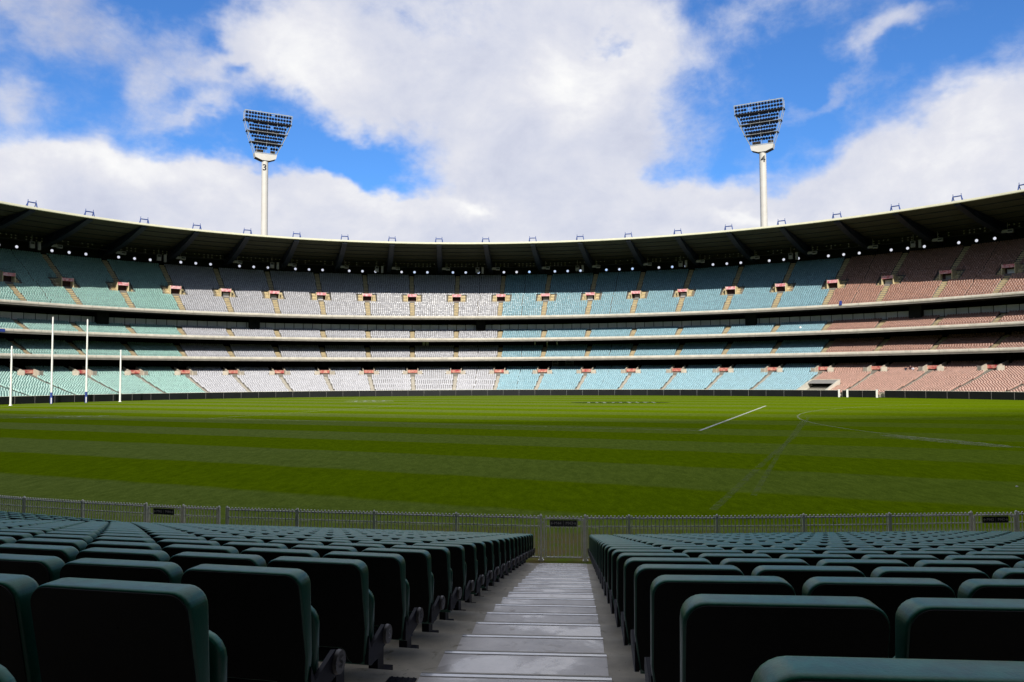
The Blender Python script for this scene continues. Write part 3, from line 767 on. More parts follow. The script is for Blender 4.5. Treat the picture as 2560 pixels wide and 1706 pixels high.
# ------------------------------------------------------------------ goal posts
GC = np.array([-78.3, 141.]); GV = np.array([.43, .903])
for i, (s_, hgt, kind, r) in enumerate(((-10.35, 9.7, 'behind', .17), (-3.3, 15.0, 'goal', .17), (3.3, 15.0, 'goal', .17), (10.3, 9.7, 'behind', .17))):
    p = GC + GV * s_; z = ground_z(*p)
    lab = ['short white post nearest the left edge of the photo', 'tall white goal post with blue padded foot, left of the tall pair',
           'tall white goal post with blue padded foot, right of the tall pair', 'short white post right of the two tall goal posts'][i]
    g = thing('goal_post', lab, 'goal post', (p[0], p[1], z), 0., 'four white goal posts')
    MB().tube((0, 0, 0), (0, 0, hgt), r, r * .72, n=12).ball((0, 0, hgt), r * .72, 10, 5).obj('pole', 'white_paint', g)
    if kind == 'goal':
        pad = MB().tube((0, 0, .02), (0, 0, 2.0), .215, .205, n=14).obj('post_pad', 'foam_blue', g)
        vs = [(.225 * math.cos(a), .225 * math.sin(a), z_) for z_ in (.08, 1.1) for a in np.linspace(-1.45, -.7, 6)]
        MB().add(vs, [(k, k + 1, 7 + k, 6 + k) for k in range(5)]).obj('pad_panel', 'foam_white', pad)
    else: MB().tube((0, 0, 0), (0, 0, .12), .28, .24, n=14).obj('base_ring', 'white_paint', g)

# ------------------------------------------------------------------ floodlight towers
def tower(x, y, zh, digit, label, k=1.):
    face = math.atan2(CY_ - y, CX_ - x)                      # looks at the middle of the field
    th = thing('floodlight_tower', label, 'floodlight tower', (x, y, -.3), face + math.pi / 2)    # local -Y faces the field
    MB().tube((0, 0, 0), (0, 0, zh + 1.2), 1.12, .98, n=40).obj('pole', 'tower_white', th)
    # digits wrapped on the shaft
    ang = math.atan2(-y, -x) - (face + math.pi / 2) - .10 * (1 if x < 0 else -1)
    vs, fs = text_verts(digit, 2.7, 0, res=10, bold=.065); mb = MB()
    import bmesh
    bm = bmesh.new(); bv = [bm.verts.new(v) for v in vs]                 # cut into narrow upright slices so that the figure follows the round shaft
    for f in fs:
        try: bm.faces.new([bv[i] for i in f])
        except ValueError: pass
    for xc in np.arange(-.95, .96, .1):
        bmesh.ops.bisect_plane(bm, geom=bm.verts[:] + bm.edges[:] + bm.faces[:], plane_co=(float(xc), 0, 0), plane_no=(1, 0, 0))
    bm.verts.index_update(); vs = [tuple(v.co) for v in bm.verts]; fs = [tuple(v.index for v in f.verts) for f in bm.faces]; bm.free()
    R = 1.04; out = []
    for v in vs:
        a = ang + v[0] / R; out.append((R * math.cos(a), R * math.sin(a), zh - 1.75 + v[1]))
    mb.add(out, fs); mb.obj('number', 'black_letter', th)
    Z0 = zh + .5; LEAN = .38
    def lean(mb):
        mb.v = [(p[0], p[1] - LEAN * max(0., p[2] - Z0 - 2.05), p[2]) for p in mb.v]; return mb
    hull = MB(); yb, yf = 1.25, -1.25
    pr = [(-3.75, 2.0), (3.75, 2.0), (3.4, .75), (1.2, 0), (-1.2, 0), (-3.4, .75)]
    vs = [(px * k, yf, Z0 + pz) for px, pz in pr] + [(px * k, yb, Z0 + pz) for px, pz in pr]
    hull.add(vs, [tuple(range(5, -1, -1)), tuple(range(6, 12)), (0, 1, 7, 6)], 0)
    hull.add(vs, [(1, 2, 8, 7), (5, 0, 6, 11)], 0); hull.add(vs, [(2, 3, 9, 8), (3, 4, 10, 9), (4, 5, 11, 10)], 1)
    hull.obj('cradle', ['tower_white', 'tower_dark'], th)
    # frame: four stacked lamp decks widening upward, open to the sky behind
    ZB = [Z0 + 2.25 + 2.95 * i for i in range(4)] + [Z0 + 2.25 + 11.35]
    WB = [3.7 * k, 5.2 * k, 6.55 * k, 7.7 * k, 7.75 * k]
    fr = MB()
    for i in range(5):
        fr.box((0, -1.0, ZB[i]), (2 * WB[i], .16, .24)); fr.box((0, .9, ZB[i]), (2 * WB[i], .12, .16))
    for i in range(4):
        for sg in (-1, 1):
            fr.tube((sg * WB[i], -1.0, ZB[i]), (sg * WB[i + 1], -1.0, ZB[i + 1]), .11, n=6); fr.tube((sg * WB[i], .9, ZB[i]), (sg * WB[i + 1], .9, ZB[i + 1]), .10, n=6)
            fr.tube((sg * WB[i + 1], -1.0, ZB[i + 1]), (sg * (WB[i + 1] + .05), .9, ZB[i + 1]), .07, n=5)
    for xx in (-6.0, -3.05, 0., 3.05, 6.0):
        z0 = next((ZB[i] + (ZB[i + 1] - ZB[i]) * max(0, (abs(xx) * k - WB[i]) / (WB[i + 1] - WB[i])) for i in range(3) if abs(xx) * k <= WB[i + 1]), ZB[0])
        fr.box((xx * k, -1.05, (z0 + ZB[4]) / 2), (.09, .1, ZB[4] - z0)); fr.box((xx * k, .95, (z0 + ZB[4]) / 2), (.09, .08, ZB[4] - z0))
    for xx in (-2.5, 3.4): fr.tube((xx * k, 0, ZB[4]), (xx * k, 0, ZB[4] + .8), .05, n=5)
    lean(fr).obj('head_frame', 'tower_steel', th)
    fl = MB()
    for i in (1, 2, 3): fl.box((0, -.05, ZB[i] - .05), (2 * WB[i] + .5, 2.3, .07))
    lean(fl).obj('walkway', 'tower_dark', th)
    # thin back sheets and lamp rails
    rl = MB(); bal = MB(); rng2 = random.Random(ord(digit))
    lamp = MB().tube((0, -.28, -.07), (0, .18, .05), .40, .30, n=12).mesh('lamp', 'lamp_glass')
    many = MB()
    rows_ = []
    zt = ZB[4]
    for r_, dz in enumerate((.52, 1.47, 2.42)): rows_.append((zt - dz, 16, 15.2 * k, 'p'))
    for b_, (nl, wd) in enumerate(((14, 12.4 * k), (12, 10.4 * k))):
        zt2 = ZB[3 - b_]
        rows_.append((zt2 - .50, nl + 1, wd + 1.0, 's')); rows_.append((zt2 - 1.40, nl, wd, 'p')); rows_.append((zt2 - 2.32, nl, wd - .5, 'p'))
    rows_.append((ZB[1] - .5, 10, 8.9 * k, 's')); rows_.append((ZB[1] - 1.5, 9, 7.9 * k, 's'))
    npart = 0
    for z, n, wd, kd in rows_:
        rl.box((0, -.55, z + .02), (wd + .2, .06, .07))
        for i in range(n):
            x_ = -wd / 2 + wd * (i + .5) / n
            if rng2.random() < .035: continue
            if kd == 'p' and npart < 100:
                npart += 1; l = link('lamp', lamp, th); l.location = (x_, -.85 - LEAN * max(0., z - Z0 - 2.05), z); l.rotation_euler[2] = rng2.uniform(-.12, .12)
            else: many.tube((x_, -1.1, z - .07), (x_, -.7, z + .05), .40, .30, n=10)
    lean(rl).obj('lamp_rail', 'tower_steel', th); tag(lean(many).obj('shaded_lamps', 'lamp_glass', th), kind='stuff')
    for bx, bz, bw, bh in ((-1.9, Z0 + 2.9, 2.6, 1.1), (2.6, Z0 + 2.9, 1.6, 1.0), (-1.5, ZB[2] - 2.6, 4.6, .9), (2.2, ZB[2] - 2.6, 3.4, .8), (-1.4, ZB[3] - 2.5, 5.0, .8), (2.4, ZB[3] - 2.5, 3.4, .8), (-.5, ZB[4] - 2.55, 6.8, .75)):
        bal.box((bx * k, .35, bz), (bw * k, .5, bh))
    lean(bal).obj('gear_box', 'ballast', th)
tower(-76.6, 245., 71.6, '3', 'white floodlight tower numbered 3, left of the two above the far roof', .91)
tower(75.0, 234.6, 70.6, '4', 'white floodlight tower numbered 4, right of the two above the far roof', .90)

# ------------------------------------------------------------------ near terrace
PITCH, ROW = .5, .785
def dz_row(k): return 2.93 - .1465 * k                        # tread height of row k (row 20 is the walkway at the fence)
def unit(a): return np.array([math.cos(a), math.sin(a)])
def lerp(a, b, f): return a + (b - a) * f
def isect(p, d, q, e):
    m = np.array([[d[0], -e[0]], [d[1], -e[1]]]); s = np.linalg.solve(m, q - p); return p + d * s[0], s[0]
LA = (np.array([-8.20, 19.3]), np.array([-math.sin(16 * D2R), -math.cos(16 * D2R)]))     # left aisle, edge next to the middle-left block
LA2 = (np.array([-9.55, 19.6]), LA[1])
RA = (np.array([10.55, 17.85]), np.array([math.sin(6.0 * D2R), -math.cos(6.0 * D2R)]))
RA2 = (np.array([11.90, 17.9]), RA[1])
def rows_at(k):
    """start point and direction of the seat-back line of every block for row k"""
    f = k / 20.; out = {}
    dl, dr = 2.03 + ROW * k, 1.93 + ROW * k
    eL = np.array([-.777 + .0778 * (dl - 2.0), dl]); eR = np.array([.40 + .0807 * (dr - 1.93), dr])
    aL = lerp(12.5, 10.5, f) * D2R; aR = lerp(-4.5, 1.6, f) * D2R
    dL = np.array([-math.cos(aL), math.sin(aL)]); dR = unit(aR)
    _, nL = isect(eL, dL, *LA); _, nR = isect(eR, dR, *RA)
    out['L'] = (eL, dL, nL); out['R'] = (eR, dR, nR)
    q, _ = isect(eL, dL, *LA2); a2 = 22 * D2R; out['L2'] = (q, np.array([-math.cos(a2), math.sin(a2)]), 9.)
    q, _ = isect(eR, dR, *RA2); a3 = 9 * D2R; out['R2'] = (q, unit(a3), 9.)
    return out
def nosing(k):
    r = rows_at(k); pts = []
    def off(p, d, left):
        n = np.array([d[1], -d[0]]) if left else np.array([-d[1], d[0]])
        return p + n * .855
    for b, left in (('L2', True), ('L', True)):
        p, d, L = r[b]; pts += [off(p + d * L, d, left), off(p, d, left)]
    for b in ('R', 'R2'):
        p, d, L = r[b]; pts += [off(p, d, False), off(p + d * L, d, False)]
    return pts
def build_terrace():
    mb = MB()
    prev = nosing(-7)
    for k in range(-6, 20):
        cur = nosing(k); z = dz_row(k); zn = dz_row(k + 1)
        for i in range(len(cur) - 1):
            a, b, c, d = prev[i], prev[i + 1], cur[i + 1], cur[i]
            mb.add([(*a, z), (*b, z), (*c, z), (*d, z)], [(0, 1, 2, 3)])
            mb.add([(*d, z), (*c, z), (*c, zn), (*d, zn)], [(0, 1, 2, 3)])
        prev = cur
    z = dz_row(20)
    far = [p + np.array([.04, .62]) for p in prev]
    for i in range(len(prev) - 1): mb.add([(*prev[i], z), (*prev[i + 1], z), (*far[i + 1], z), (*far[i], z)], [(0, 1, 2, 3)]); mb.add([(*far[i], z), (*far[i + 1], z), (*far[i + 1], -.2), (*far[i], -.2)], [(0, 1, 2, 3)])
    o = mb.obj('seating_terrace', 'tread'); tag(o, 'stepped grey concrete terrace carrying the near green seats', kind='structure')
build_terrace()
# the middle aisle: damp treads with aluminium nosings
stairs = thing('aisle_stairs', 'damp grey concrete stairs with metal edge strips leading down to the gate', 'stairs')
def aisle_pts(k):
    c = nosing(k); a, b = c[3], c[4]; d = (b - a) / np.linalg.norm(b - a)
    ctr = np.array([.012 + .0817 * (2.745 + .785 * k - 4.315), 0]); 
    s = (ctr[0] - a[0]) / d[0]; m = a + d * s
    return m - d * .515, m + d * .515, d
tr = MB()
for k in range(-4, 21):
    p0, p1, d = aisle_pts(k - 1); q0, q1, e = aisle_pts(k); z = dz_row(k) + .004
    nrm = np.array([-e[1], e[0]])
    if k == 20: q0, q1 = q0 - nrm * .2, q1 - nrm * .2
    s0 = .003 * nrm
    tr.add([(*(p0 + s0), z), (*(p1 + s0), z), (*(q0 + s0), z), (*(q1 + s0), z)], [(0, 1, 3, 2)])
    if k < 20: tr.add([(*(q0 + 2 * s0), z), (*(q1 + 2 * s0), z), (*(q0 + 2 * s0), z - .15), (*(q1 + 2 * s0), z - .15)], [(0, 2, 3, 1)])
tr.obj('stair_treads', 'stair', stairs)
for k in range(-3, 20):
    q0, q1, e = aisle_pts(k); nrm = np.array([-e[1], e[0]]); z = dz_row(k) + .004
    R = np.array([[e[0], nrm[0], 0], [e[1], nrm[1], 0], [0, 0, 1]]); m = (q0 + q1) / 2
    c = m - nrm * .010; c2 = m - nrm * .046; c3 = m - nrm * .024
    o = MB().box((c[0], c[1], z + .0025), (1.03, .018, .003), 2, R).box((c2[0], c2[1], z + .0025), (1.03, .036, .003), 0, R).box((c3[0], c3[1], z + .001), (1.02, .008, .003), 1, R).obj('nosing_strip', ['aluminium', 'groove', 'fascia'], stairs)
gr = MB().box((0, 0, .004), (.15, .10, .008)); 
for i in range(5): gr.box((-.06 + .03 * i, 0, .010), (.010, .09, .006))
o = gr.obj('floor_grate', 'bracket'); o.location = (-.60, 4.30, dz_row(2) + .001); o.rotation_euler[2] = -.15
tag(o, 'small dark square grate in the concrete left of the stairs', 'grate')

# ---- folding seats
def seat_meshes():
    W, HT = .465, .80; r = .052
    def outline(inset, zb=.40, leg=.33):
        w = W / 2 - inset; top = HT - inset; rr = max(.01, r - inset * .6); pts = []
        zb2 = zb + inset; lg = leg + inset
        for k in range(7): a = math.pi / 2 * k / 6; pts.append((w - rr + rr * math.cos(a), top - rr + rr * math.sin(a)))       # top right
        for k in range(7): a = math.pi / 2 + math.pi / 2 * k / 6; pts.append((-w + rr + rr * math.cos(a), top - rr + rr * math.sin(a)))
        b = .012
        pts = ([(w, .50), (w, .58), (w, .65), (w, .70)] + pts) + [(-w, .70), (-w, .65), (-w, .58), (-w, .50)]
        pts += [(-w + .02, lg + b), (-w + .035, lg), (-w + .085 - 2 * inset, lg), (-w + .105 - 2 * inset, lg + .02), (-w + .115 - 2 * inset, zb2 - .012), (-w + .13 - 2 * inset, zb2)]
        pts += [(w - .13 + 2 * inset, zb2), (w - .115 + 2 * inset, zb2 - .012), (w - .105 + 2 * inset, lg + .02), (w - .085 + 2 * inset, lg), (w - .035, lg), (w - .02, lg + b)]
        return pts
    def lean(z): return (HT - z) * .20
    def thick(z): return .24 + .76 * min(1., max(0., (z - .40) / .38))
    lay = [(.009, -.004), (.0035, -.0015), (.0008, .004), (.0, .010), (.0, .066), (.0012, .074), (.005, .080), (.016, .083)]
    mb = MB(); n = None; vs = []
    for ins, y in lay:
        pts = outline(ins); n = len(pts)
        vs += [(x, y * (thick(z) if y > 0 else 1) + lean(z) + .010 * math.cos(x / (W / 2) * 1.4) * (1 if y > .03 else .3), z) for x, z in pts]
    fs = []
    for l in range(len(lay) - 1):
        for i in range(n): fs.append((l * n + i, l * n + (i + 1) % n, (l + 1) * n + (i + 1) % n, (l + 1) * n + i))
    mb.add(vs, fs, 0, True)
    mb.add(vs[:n], [tuple(range(n - 1, -1, -1))]); mb.add(vs[-n:], [tuple(range(n))])
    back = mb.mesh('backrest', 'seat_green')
    p = outline(.0065); q = MB(); q.add([(x, -.008 + lean(z) + .003 * math.cos(x / (W / 2) * 1.4), z) for x, z in p], [tuple(range(len(p) - 1, -1, -1))])
    pv = [(x, -.008 + lean(z) + .003 * math.cos(x / (W / 2) * 1.4), z) for x, z in p]; pb = [(x * .997, .0 + lean(z), z) for x, z in p]
    nn = len(p); q.add(pv + pb, [(i, (i + 1) % nn, nn + (i + 1) % nn, nn + i) for i in range(nn)])
    q.tube((.02, -.0055 + lean(.70), .70), (.02, -.009 + lean(.70), .70), .006, n=8)
    panel = q.mesh('back_panel', 'seat_black')
    # folded pan in front
    def pout(ins):
        w, z1, z0 = W / 2 - .012 - ins, .665 - ins, .30 + ins; rr = .07; pts = []
        for k in range(6): a = math.pi / 2 * k / 5; pts.append((w - rr + rr * math.cos(a), z1 - rr + rr * math.sin(a)))
        for k in range(6): a = math.pi / 2 + math.pi / 2 * k / 5; pts.append((-w + rr + rr * math.cos(a), z1 - rr + rr * math.sin(a)))
        return pts + [(-w + .02, z0), (w - .02, z0)]
    mb = MB(); vs = []; lay = [(.02, .146), (.004, .149), (0., .155), (0., .178), (.008, .187), (.03, .192)]
    for ins, y in lay:
        pts = pout(ins); n = len(pts); vs += [(x, y + (.66 - z) * .10, z) for x, z in pts]
    mb.add(vs, [(l * n + i, l * n + (i + 1) % n, (l + 1) * n + (i + 1) % n, (l + 1) * n + i) for l in range(len(lay) - 1) for i in range(n)], 0, True)
    mb.add(vs[:n], [tuple(range(n - 1, -1, -1))]); mb.add(vs[-n:], [tuple(range(n))])
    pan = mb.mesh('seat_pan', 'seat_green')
    # side arms, cross beam, pedestal, foot
    mb = MB()
    for sg in (-1, 1):
        x0, x1 = sg * .214, sg * .232
        pr = [(.085, .335), (.125, .32), (.30, .36), (.335, .40), (.325, .44), (.28, .455), (.12, .40), (.09, .46)]
        vs = [(x0, y, z) for y, z in pr] + [(x1, y, z) for y, z in pr]; m_ = len(pr)
        mb.add(vs, [tuple(range(m_)), tuple(range(2 * m_ - 1, m_ - 1, -1))] + [(i, (i + 1) % m_, m_ + (i + 1) % m_, m_ + i) for i in range(m_)])
    mb.box((0, .17, .345), (.46, .07, .045)); mb.box((0, .24, .19), (.055, .09, .30)); mb.box((0, .28, .02), (.10, .22, .04)); mb.box((0, .33, .045), (.10, .09, .09))
    br = mb.mesh('bracket', 'bracket')
    cap = MB().tube((.233, .30, .405), (.247, .30, .405), .046, .043, n=18).mesh('end_cap', 'badge')
    vs, fs = text_verts('S', .062, .001)
    let = MB().add([(.2495, .30 + v[0], .405 + v[1]) for v in vs], fs).mesh('letter', 'badge_letter')
    return back, panel, pan, br, cap, let
SM = seat_meshes()
SEATS = []
for k in range(-1, 21):
    r = rows_at(k)
    for b in ('L2', 'L', 'R', 'R2'):
        p, d, L = r[b]; left = b in ('L', 'L2'); n = int(L / PITCH)
        gap = 0.0
        for i in range(n):
            c = p + d * (PITCH * i + .23)
            rot = math.atan2(-d[1], -d[0]) if left else math.atan2(d[1], d[0])
            c = c + np.array([math.sin(rot), -math.cos(rot)]) * .07
            SEATS.append((b, k, i, c[0], c[1], dz_row(k) + ((.045 if left else -.022) if k < 0 else 0), rot))
# camera used to rank them by size in view
PITCH_CAM, ROLL_CAM = .0456, -.0051
cp, sp = math.cos(PITCH_CAM), math.sin(PITCH_CAM)
fwd = np.array([0, cp, sp]); up0 = np.array([0, -sp, cp]); rt0 = np.array([1., 0, 0])
cr, sr = math.cos(ROLL_CAM), math.sin(ROLL_CAM)
rt = cr * rt0 + sr * up0; up = -sr * rt0 + cr * up0
def in_view(c, wide=.648):
    best = False
    for dx in (-.23, 0, .23):
        for dy, dz in ((0, .45), (0, .8), (.24, .66)):
            q = np.array([c[0] + dx, c[1] + dy, c[2] + dz - H_EYE]); zc_ = q @ fwd
            if zc_ > .3 and abs((q @ rt) / zc_) < wide and abs((q @ up) / zc_) < .436: best = True
    return best
vis = [s for s in SEATS if in_view((s[3], s[4], s[5]))]
vis.sort(key=lambda s: math.hypot(s[3], s[4]))
solo, rest = vis[:300], vis[300:]
chosen = set(s[:3] for s in vis)
rest += [s for s in SEATS if s[:3] not in chosen and s[4] > .2 and in_view((s[3], s[4], s[5]), .85)]
print('near seats in view', len(vis))
BLOCK = {'L': 'left of the middle aisle', 'R': 'right of the middle aisle', 'L2': 'beyond the left aisle', 'R2': 'beyond the right aisle'}
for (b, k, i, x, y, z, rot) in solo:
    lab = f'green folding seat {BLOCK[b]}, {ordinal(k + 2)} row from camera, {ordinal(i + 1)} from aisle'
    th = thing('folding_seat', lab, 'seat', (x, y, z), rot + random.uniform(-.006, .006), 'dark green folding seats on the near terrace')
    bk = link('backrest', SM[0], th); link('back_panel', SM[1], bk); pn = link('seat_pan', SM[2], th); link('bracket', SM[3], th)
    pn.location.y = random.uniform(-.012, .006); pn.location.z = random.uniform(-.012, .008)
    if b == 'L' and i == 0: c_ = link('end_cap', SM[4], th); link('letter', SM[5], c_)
# remaining small seats down by the fence and those outside the frame's edge as one mass
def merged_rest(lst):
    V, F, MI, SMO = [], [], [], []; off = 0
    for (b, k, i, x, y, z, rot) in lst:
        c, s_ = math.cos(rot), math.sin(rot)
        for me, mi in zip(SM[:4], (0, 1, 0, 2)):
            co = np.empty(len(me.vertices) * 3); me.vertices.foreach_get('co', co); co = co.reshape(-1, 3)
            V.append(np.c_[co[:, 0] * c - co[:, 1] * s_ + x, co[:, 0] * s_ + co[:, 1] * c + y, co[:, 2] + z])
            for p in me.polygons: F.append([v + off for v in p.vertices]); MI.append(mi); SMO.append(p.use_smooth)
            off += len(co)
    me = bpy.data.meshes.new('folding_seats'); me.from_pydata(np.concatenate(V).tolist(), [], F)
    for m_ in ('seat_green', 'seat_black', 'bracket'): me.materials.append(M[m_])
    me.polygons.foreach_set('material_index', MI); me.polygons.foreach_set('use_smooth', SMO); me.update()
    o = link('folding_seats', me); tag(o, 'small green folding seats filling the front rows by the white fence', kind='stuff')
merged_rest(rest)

# ------------------------------------------------------------------ near fence
FP = [(-19.3, 24.5), (-17.35, 23.65), (-15.4, 22.8), (-13.36, 21.95), (-11.40, 21.27), (-9.45, 20.70), (-8.36, 20.38), (-7.36, 20.12), (-7.14, 20.07), (-5.28, 19.70), (-3.34, 19.34), (-1.34, 18.98), (.65, 18.66),
      (1.67, 18.58), (2.68, 18.54), (4.70, 18.52), (6.72, 18.58), (8.74, 18.66), (10.72, 18.80), (11.80, 18.84), (13.8, 19.1), (15.8, 19.45)]
POST_H = 1.05
def post_mesh(foot):
    mb = MB().box((0, 0, POST_H / 2), (.055, .055, POST_H)); mb.tube((0, 0, POST_H), (0, 0, POST_H + .018), .034, .022, n=10); mb.ball((0, 0, POST_H + .012), .026, 8, 5)
    if foot: mb.box((0, 0, .02), (.12, .11, .04)); mb.box((0, 0, .05), (.085, .08, .05))
    return mb.mesh('post', 'cream_paint')
PM, PMF = post_mesh(False), post_mesh(True)
def panel(a, b, par, top=.985, sub=False, z0=.0):
    """rails and ball-topped pickets between two posts"""
    a = np.array(a, float); b = np.array(b, float); d = b - a; L = np.linalg.norm(d); d /= L
    a2, b2 = a + d * .03, b - d * .03; rl = MB()
    for zz, rr in ((top, .020), (.80, .013), (.085 + z0, .019)): MB().tube((*a2, zz), (*b2, zz), rr, n=8).obj('rail', 'white_paint', par)
    pk = MB(); n = int(L / .09); s0 = (L - (n - 1) * .09) / 2
    for i in range(n):
        p = a + d * (s0 + .09 * i)
        if s0 + .09 * i < .045 or L - s0 - .09 * i < .045: continue
        pk.tube((*p, .085 + z0), (*p, top + .018), .0125, n=6); pk.ball((*p, top + .040), .024, 7, 5)
    pk.obj('pickets', 'cream_paint', par)
runs = [(0, 5, 'white picket fence run beyond the left gate'), (6, 12, 'white picket fence run between the left and middle gates'), (13, 18, 'white picket fence run between the middle and right gates'), (19, 21, 'white picket fence run past the right gate')]
for a, b, lab in runs:
    f = thing('picket_fence', lab, 'fence', (0, 0, 0))
    for i in range(a, b + 1):
        o = link('post', PMF if i in (12, 13, 5, 6, 18, 19) else PM, f); o.location = (*FP[i], -.01); o.rotation_euler[2] = math.atan2(FP[min(i + 1, 21)][1] - FP[max(i - 1, 0)][1], FP[min(i + 1, 21)][0] - FP[max(i - 1, 0)][0])
    for i in range(a, b):
        if np.linalg.norm(np.array(FP[i + 1]) - np.array(FP[i])) > .4: panel(FP[i], FP[i + 1], f)
def gate(i, la, lb, lab, slab):
    a, b = np.array(FP[i]), np.array(FP[i + 1]); d = (b - a) / np.linalg.norm(b - a)
    g = thing('fence_gate', lab, 'gate', (0, 0, 0)); a2, b2 = a + d * .075, b - d * .045
    panel(a2, b2, g, .975)
    R = np.array([[d[0], -d[1], 0], [d[1], d[0], 0], [0, 0, 1]])
    for p in (a2, b2): MB().box((p[0], p[1], .52), (.034, .034, .92), 0, R).obj('stile', 'cream_paint', g)
    for z in (.22, .86): MB().tube((*(a + d * .05), z), (*(a + d * .05), z + .05), .014, n=8).obj('hinge', 'white_paint', g)
    MB().box((*(b - d * .10), .935), (.11, .02, .022), 0, R).obj('latch', 'white_paint', g)
    m = (a + b) / 2; nrm = np.array([d[1], -d[0]]); c = m + nrm * .045 + d * .01
    sg = thing('direction_sign', slab, 'sign', (c[0], c[1], .875), math.atan2(d[1], d[0]), 'black direction signs on the gates')
    MB().box((0, 0, 0), (.62, .012, .145)).obj('sign_board', 'sign_black', sg)
    def put(s, x, size, w=1.):
        vs, fs = text_verts(s, size)
        return [(v[0] * w + x, -.0085, v[1]) for v in vs], fs
    mb = MB()
    for s, x in ((la, -.130), (lb, .135)):
        mb.add(*put(s, x, .098))
    for sgn, x in ((-1, -.262), (1, .262)):
        mb.add([(x - sgn * .032, -.0085, .006), (x - sgn * .032, -.0085, -.006), (x + sgn * .022, -.0085, -.006), (x + sgn * .022, -.0085, .006)], [(0, 1, 2, 3)])
        mb.add([(x + sgn * .030, -.0085, 0), (x + sgn * .018, -.0085, 0), (x - sgn * .006, -.0085, .030), (x + sgn * .004, -.0085, .034)], [(0, 1, 2, 3)])
        mb.add([(x + sgn * .030, -.0085, 0), (x + sgn * .018, -.0085, 0), (x - sgn * .006, -.0085, -.030), (x + sgn * .004, -.0085, -.034)], [(0, 1, 2, 3)])
    mb.add([(-.002, -.0085, -.06), (.002, -.0085, -.06), (.002, -.0085, .06), (-.002, -.0085, .06)], [(0, 1, 2, 3)])
    mb.obj('lettering', 'sign_grey', sg)
gate(5, 'M45', 'M44', 'cream picket gate at the foot of the left aisle', 'black gate sign reading M45 and M44 with arrows')
gate(12, 'M44', 'M43', 'cream picket gate at the foot of the middle stairs', 'black gate sign reading M44 and M43 with arrows')
gate(18, 'M43', 'M42', 'cream picket gate at the foot of the right aisle', 'black gate sign reading M43 and M42 with arrows')

# ------------------------------------------------------------------ three people sitting by a far entrance
def person(loc, rz, shirt, trousers, label, lean=0., arm=0.):
    verts = [(0, 0, .50), (0, .02 + lean * .3, .72), (0, .04 + lean, .98), (0, .03 + lean, 1.10), (0, .0 + lean, 1.22), (0, -.01 + lean, 1.33),
             (-.20, .04 + lean, .97), (-.27, -.05 + lean, .74), (-.16, -.27 + lean + arm, .66), (.20, .04 + lean, .97), (.27, -.05 + lean, .74), (.15, -.27 + lean - arm, .68),
             (-.10, -.02, .47), (-.13, -.42, .50), (-.13, -.44, .10), (-.13, -.58, .04), (.10, -.02, .47), (.13, -.42, .50), (.13, -.44, .10), (.13, -.58, .04)]
    eds = [(0, 1), (1, 2), (2, 3), (3, 4), (4, 5), (2, 6), (6, 7), (7, 8), (2, 9), (9, 10), (10, 11), (0, 12), (12, 13), (13, 14), (14, 15), (0, 16), (16, 17), (17, 18), (18, 19)]
    rad = [.15, .16, .15, .06, .10, .09, .07, .05, .04, .07, .05, .04, .10, .07, .05, .04, .10, .07, .05, .04]
    me = bpy.data.meshes.new('body'); me.from_pydata(verts, eds, [])
    o = bpy.data.objects.new('body', me); COL.objects.link(o)
    md = o.modifiers.new('s', 'SKIN'); sv = me.skin_vertices[0].data
    for i, r_ in enumerate(rad): sv[i].radius = (r_, r_ * (.8 if i < 3 else 1))
    sv[0].use_root = True
    o.modifiers.new('d', 'SUBSURF').levels = 1
    dg = bpy.context.evaluated_depsgraph_get(); m2 = bpy.data.meshes.new_from_object(o.evaluated_get(dg)); bpy.data.objects.remove(o)
    for mm in ('skin', shirt, trousers): m2.materials.append(M[mm])
    for p in m2.polygons:
        c = p.center; p.use_smooth = True
        p.material_index = 0 if (c.z > 1.04 or (c.y < -.15 + lean and c.z > .6)) else (1 if c.z > .58 else 2)
    th = thing('person', label, 'person', loc, rz, 'people sitting in the far lowest tier')
    link('body', m2, th)
    MB().ball((0, .02 + lean, 1.36), .115, 9, 6).obj('hair', 'hair', th)
M['skin'] = mat('skin', (.42, .24, .17), rough=.6, var=.08, scale=8); M['hair'] = mat('dark_hair', (.02, .015, .012), rough=.7, var=.2, scale=20)
M['cloth_navy'] = mat('navy_cloth', (.02, .022, .05), rough=.9, var=.2, scale=10); M['cloth_white'] = mat('white_cloth', (.6, .6, .66), rough=.9, var=.1, scale=10)
M['cloth_maroon'] = mat('maroon_cloth', (.07, .02, .035), rough=.9, var=.2, scale=10); M['cloth_grey'] = mat('grey_blue_cloth', (.16, .19, .25), rough=.9, var=.2, scale=10)
for t, oi, sh, tr_, lab, ln, ar in ((1.9925, 26, 'cloth_navy', 'cloth_grey', 'person in navy top sitting leftmost among the far salmon seats', .05, .05),
                                    (1.9985, 27, 'cloth_maroon', 'cloth_navy', 'person in maroon top sitting in the middle of the far group of three', -.05, -.05),
                                    (2.0050, 26, 'cloth_white', 'cloth_navy', 'person in white top sitting rightmost of the far group, by the entrance', .0, .03)):
    o_, z_ = TIERS[0][oi]; person(P3(t, o_ + .30, z_ + .02), yaw_of(t), sh, tr_, lab, ln, ar)

# ------------------------------------------------------------------ camera
cam = bpy.data.cameras.new('camera'); co = bpy.data.objects.new('camera', cam); COL.objects.link(co)
cam.sensor_width = 36.; cam.lens = 36. * 1991. / 2560.; cam.clip_start = .05; cam.clip_end = 6000.
from mathutils import Matrix
mw = Matrix.Identity(4)
for i in range(3): mw[i][0] = rt[i]; mw[i][1] = up[i]; mw[i][2] = -fwd[i]
mw[2][3] = H_EYE
co.matrix_world = mw; scene.camera = co

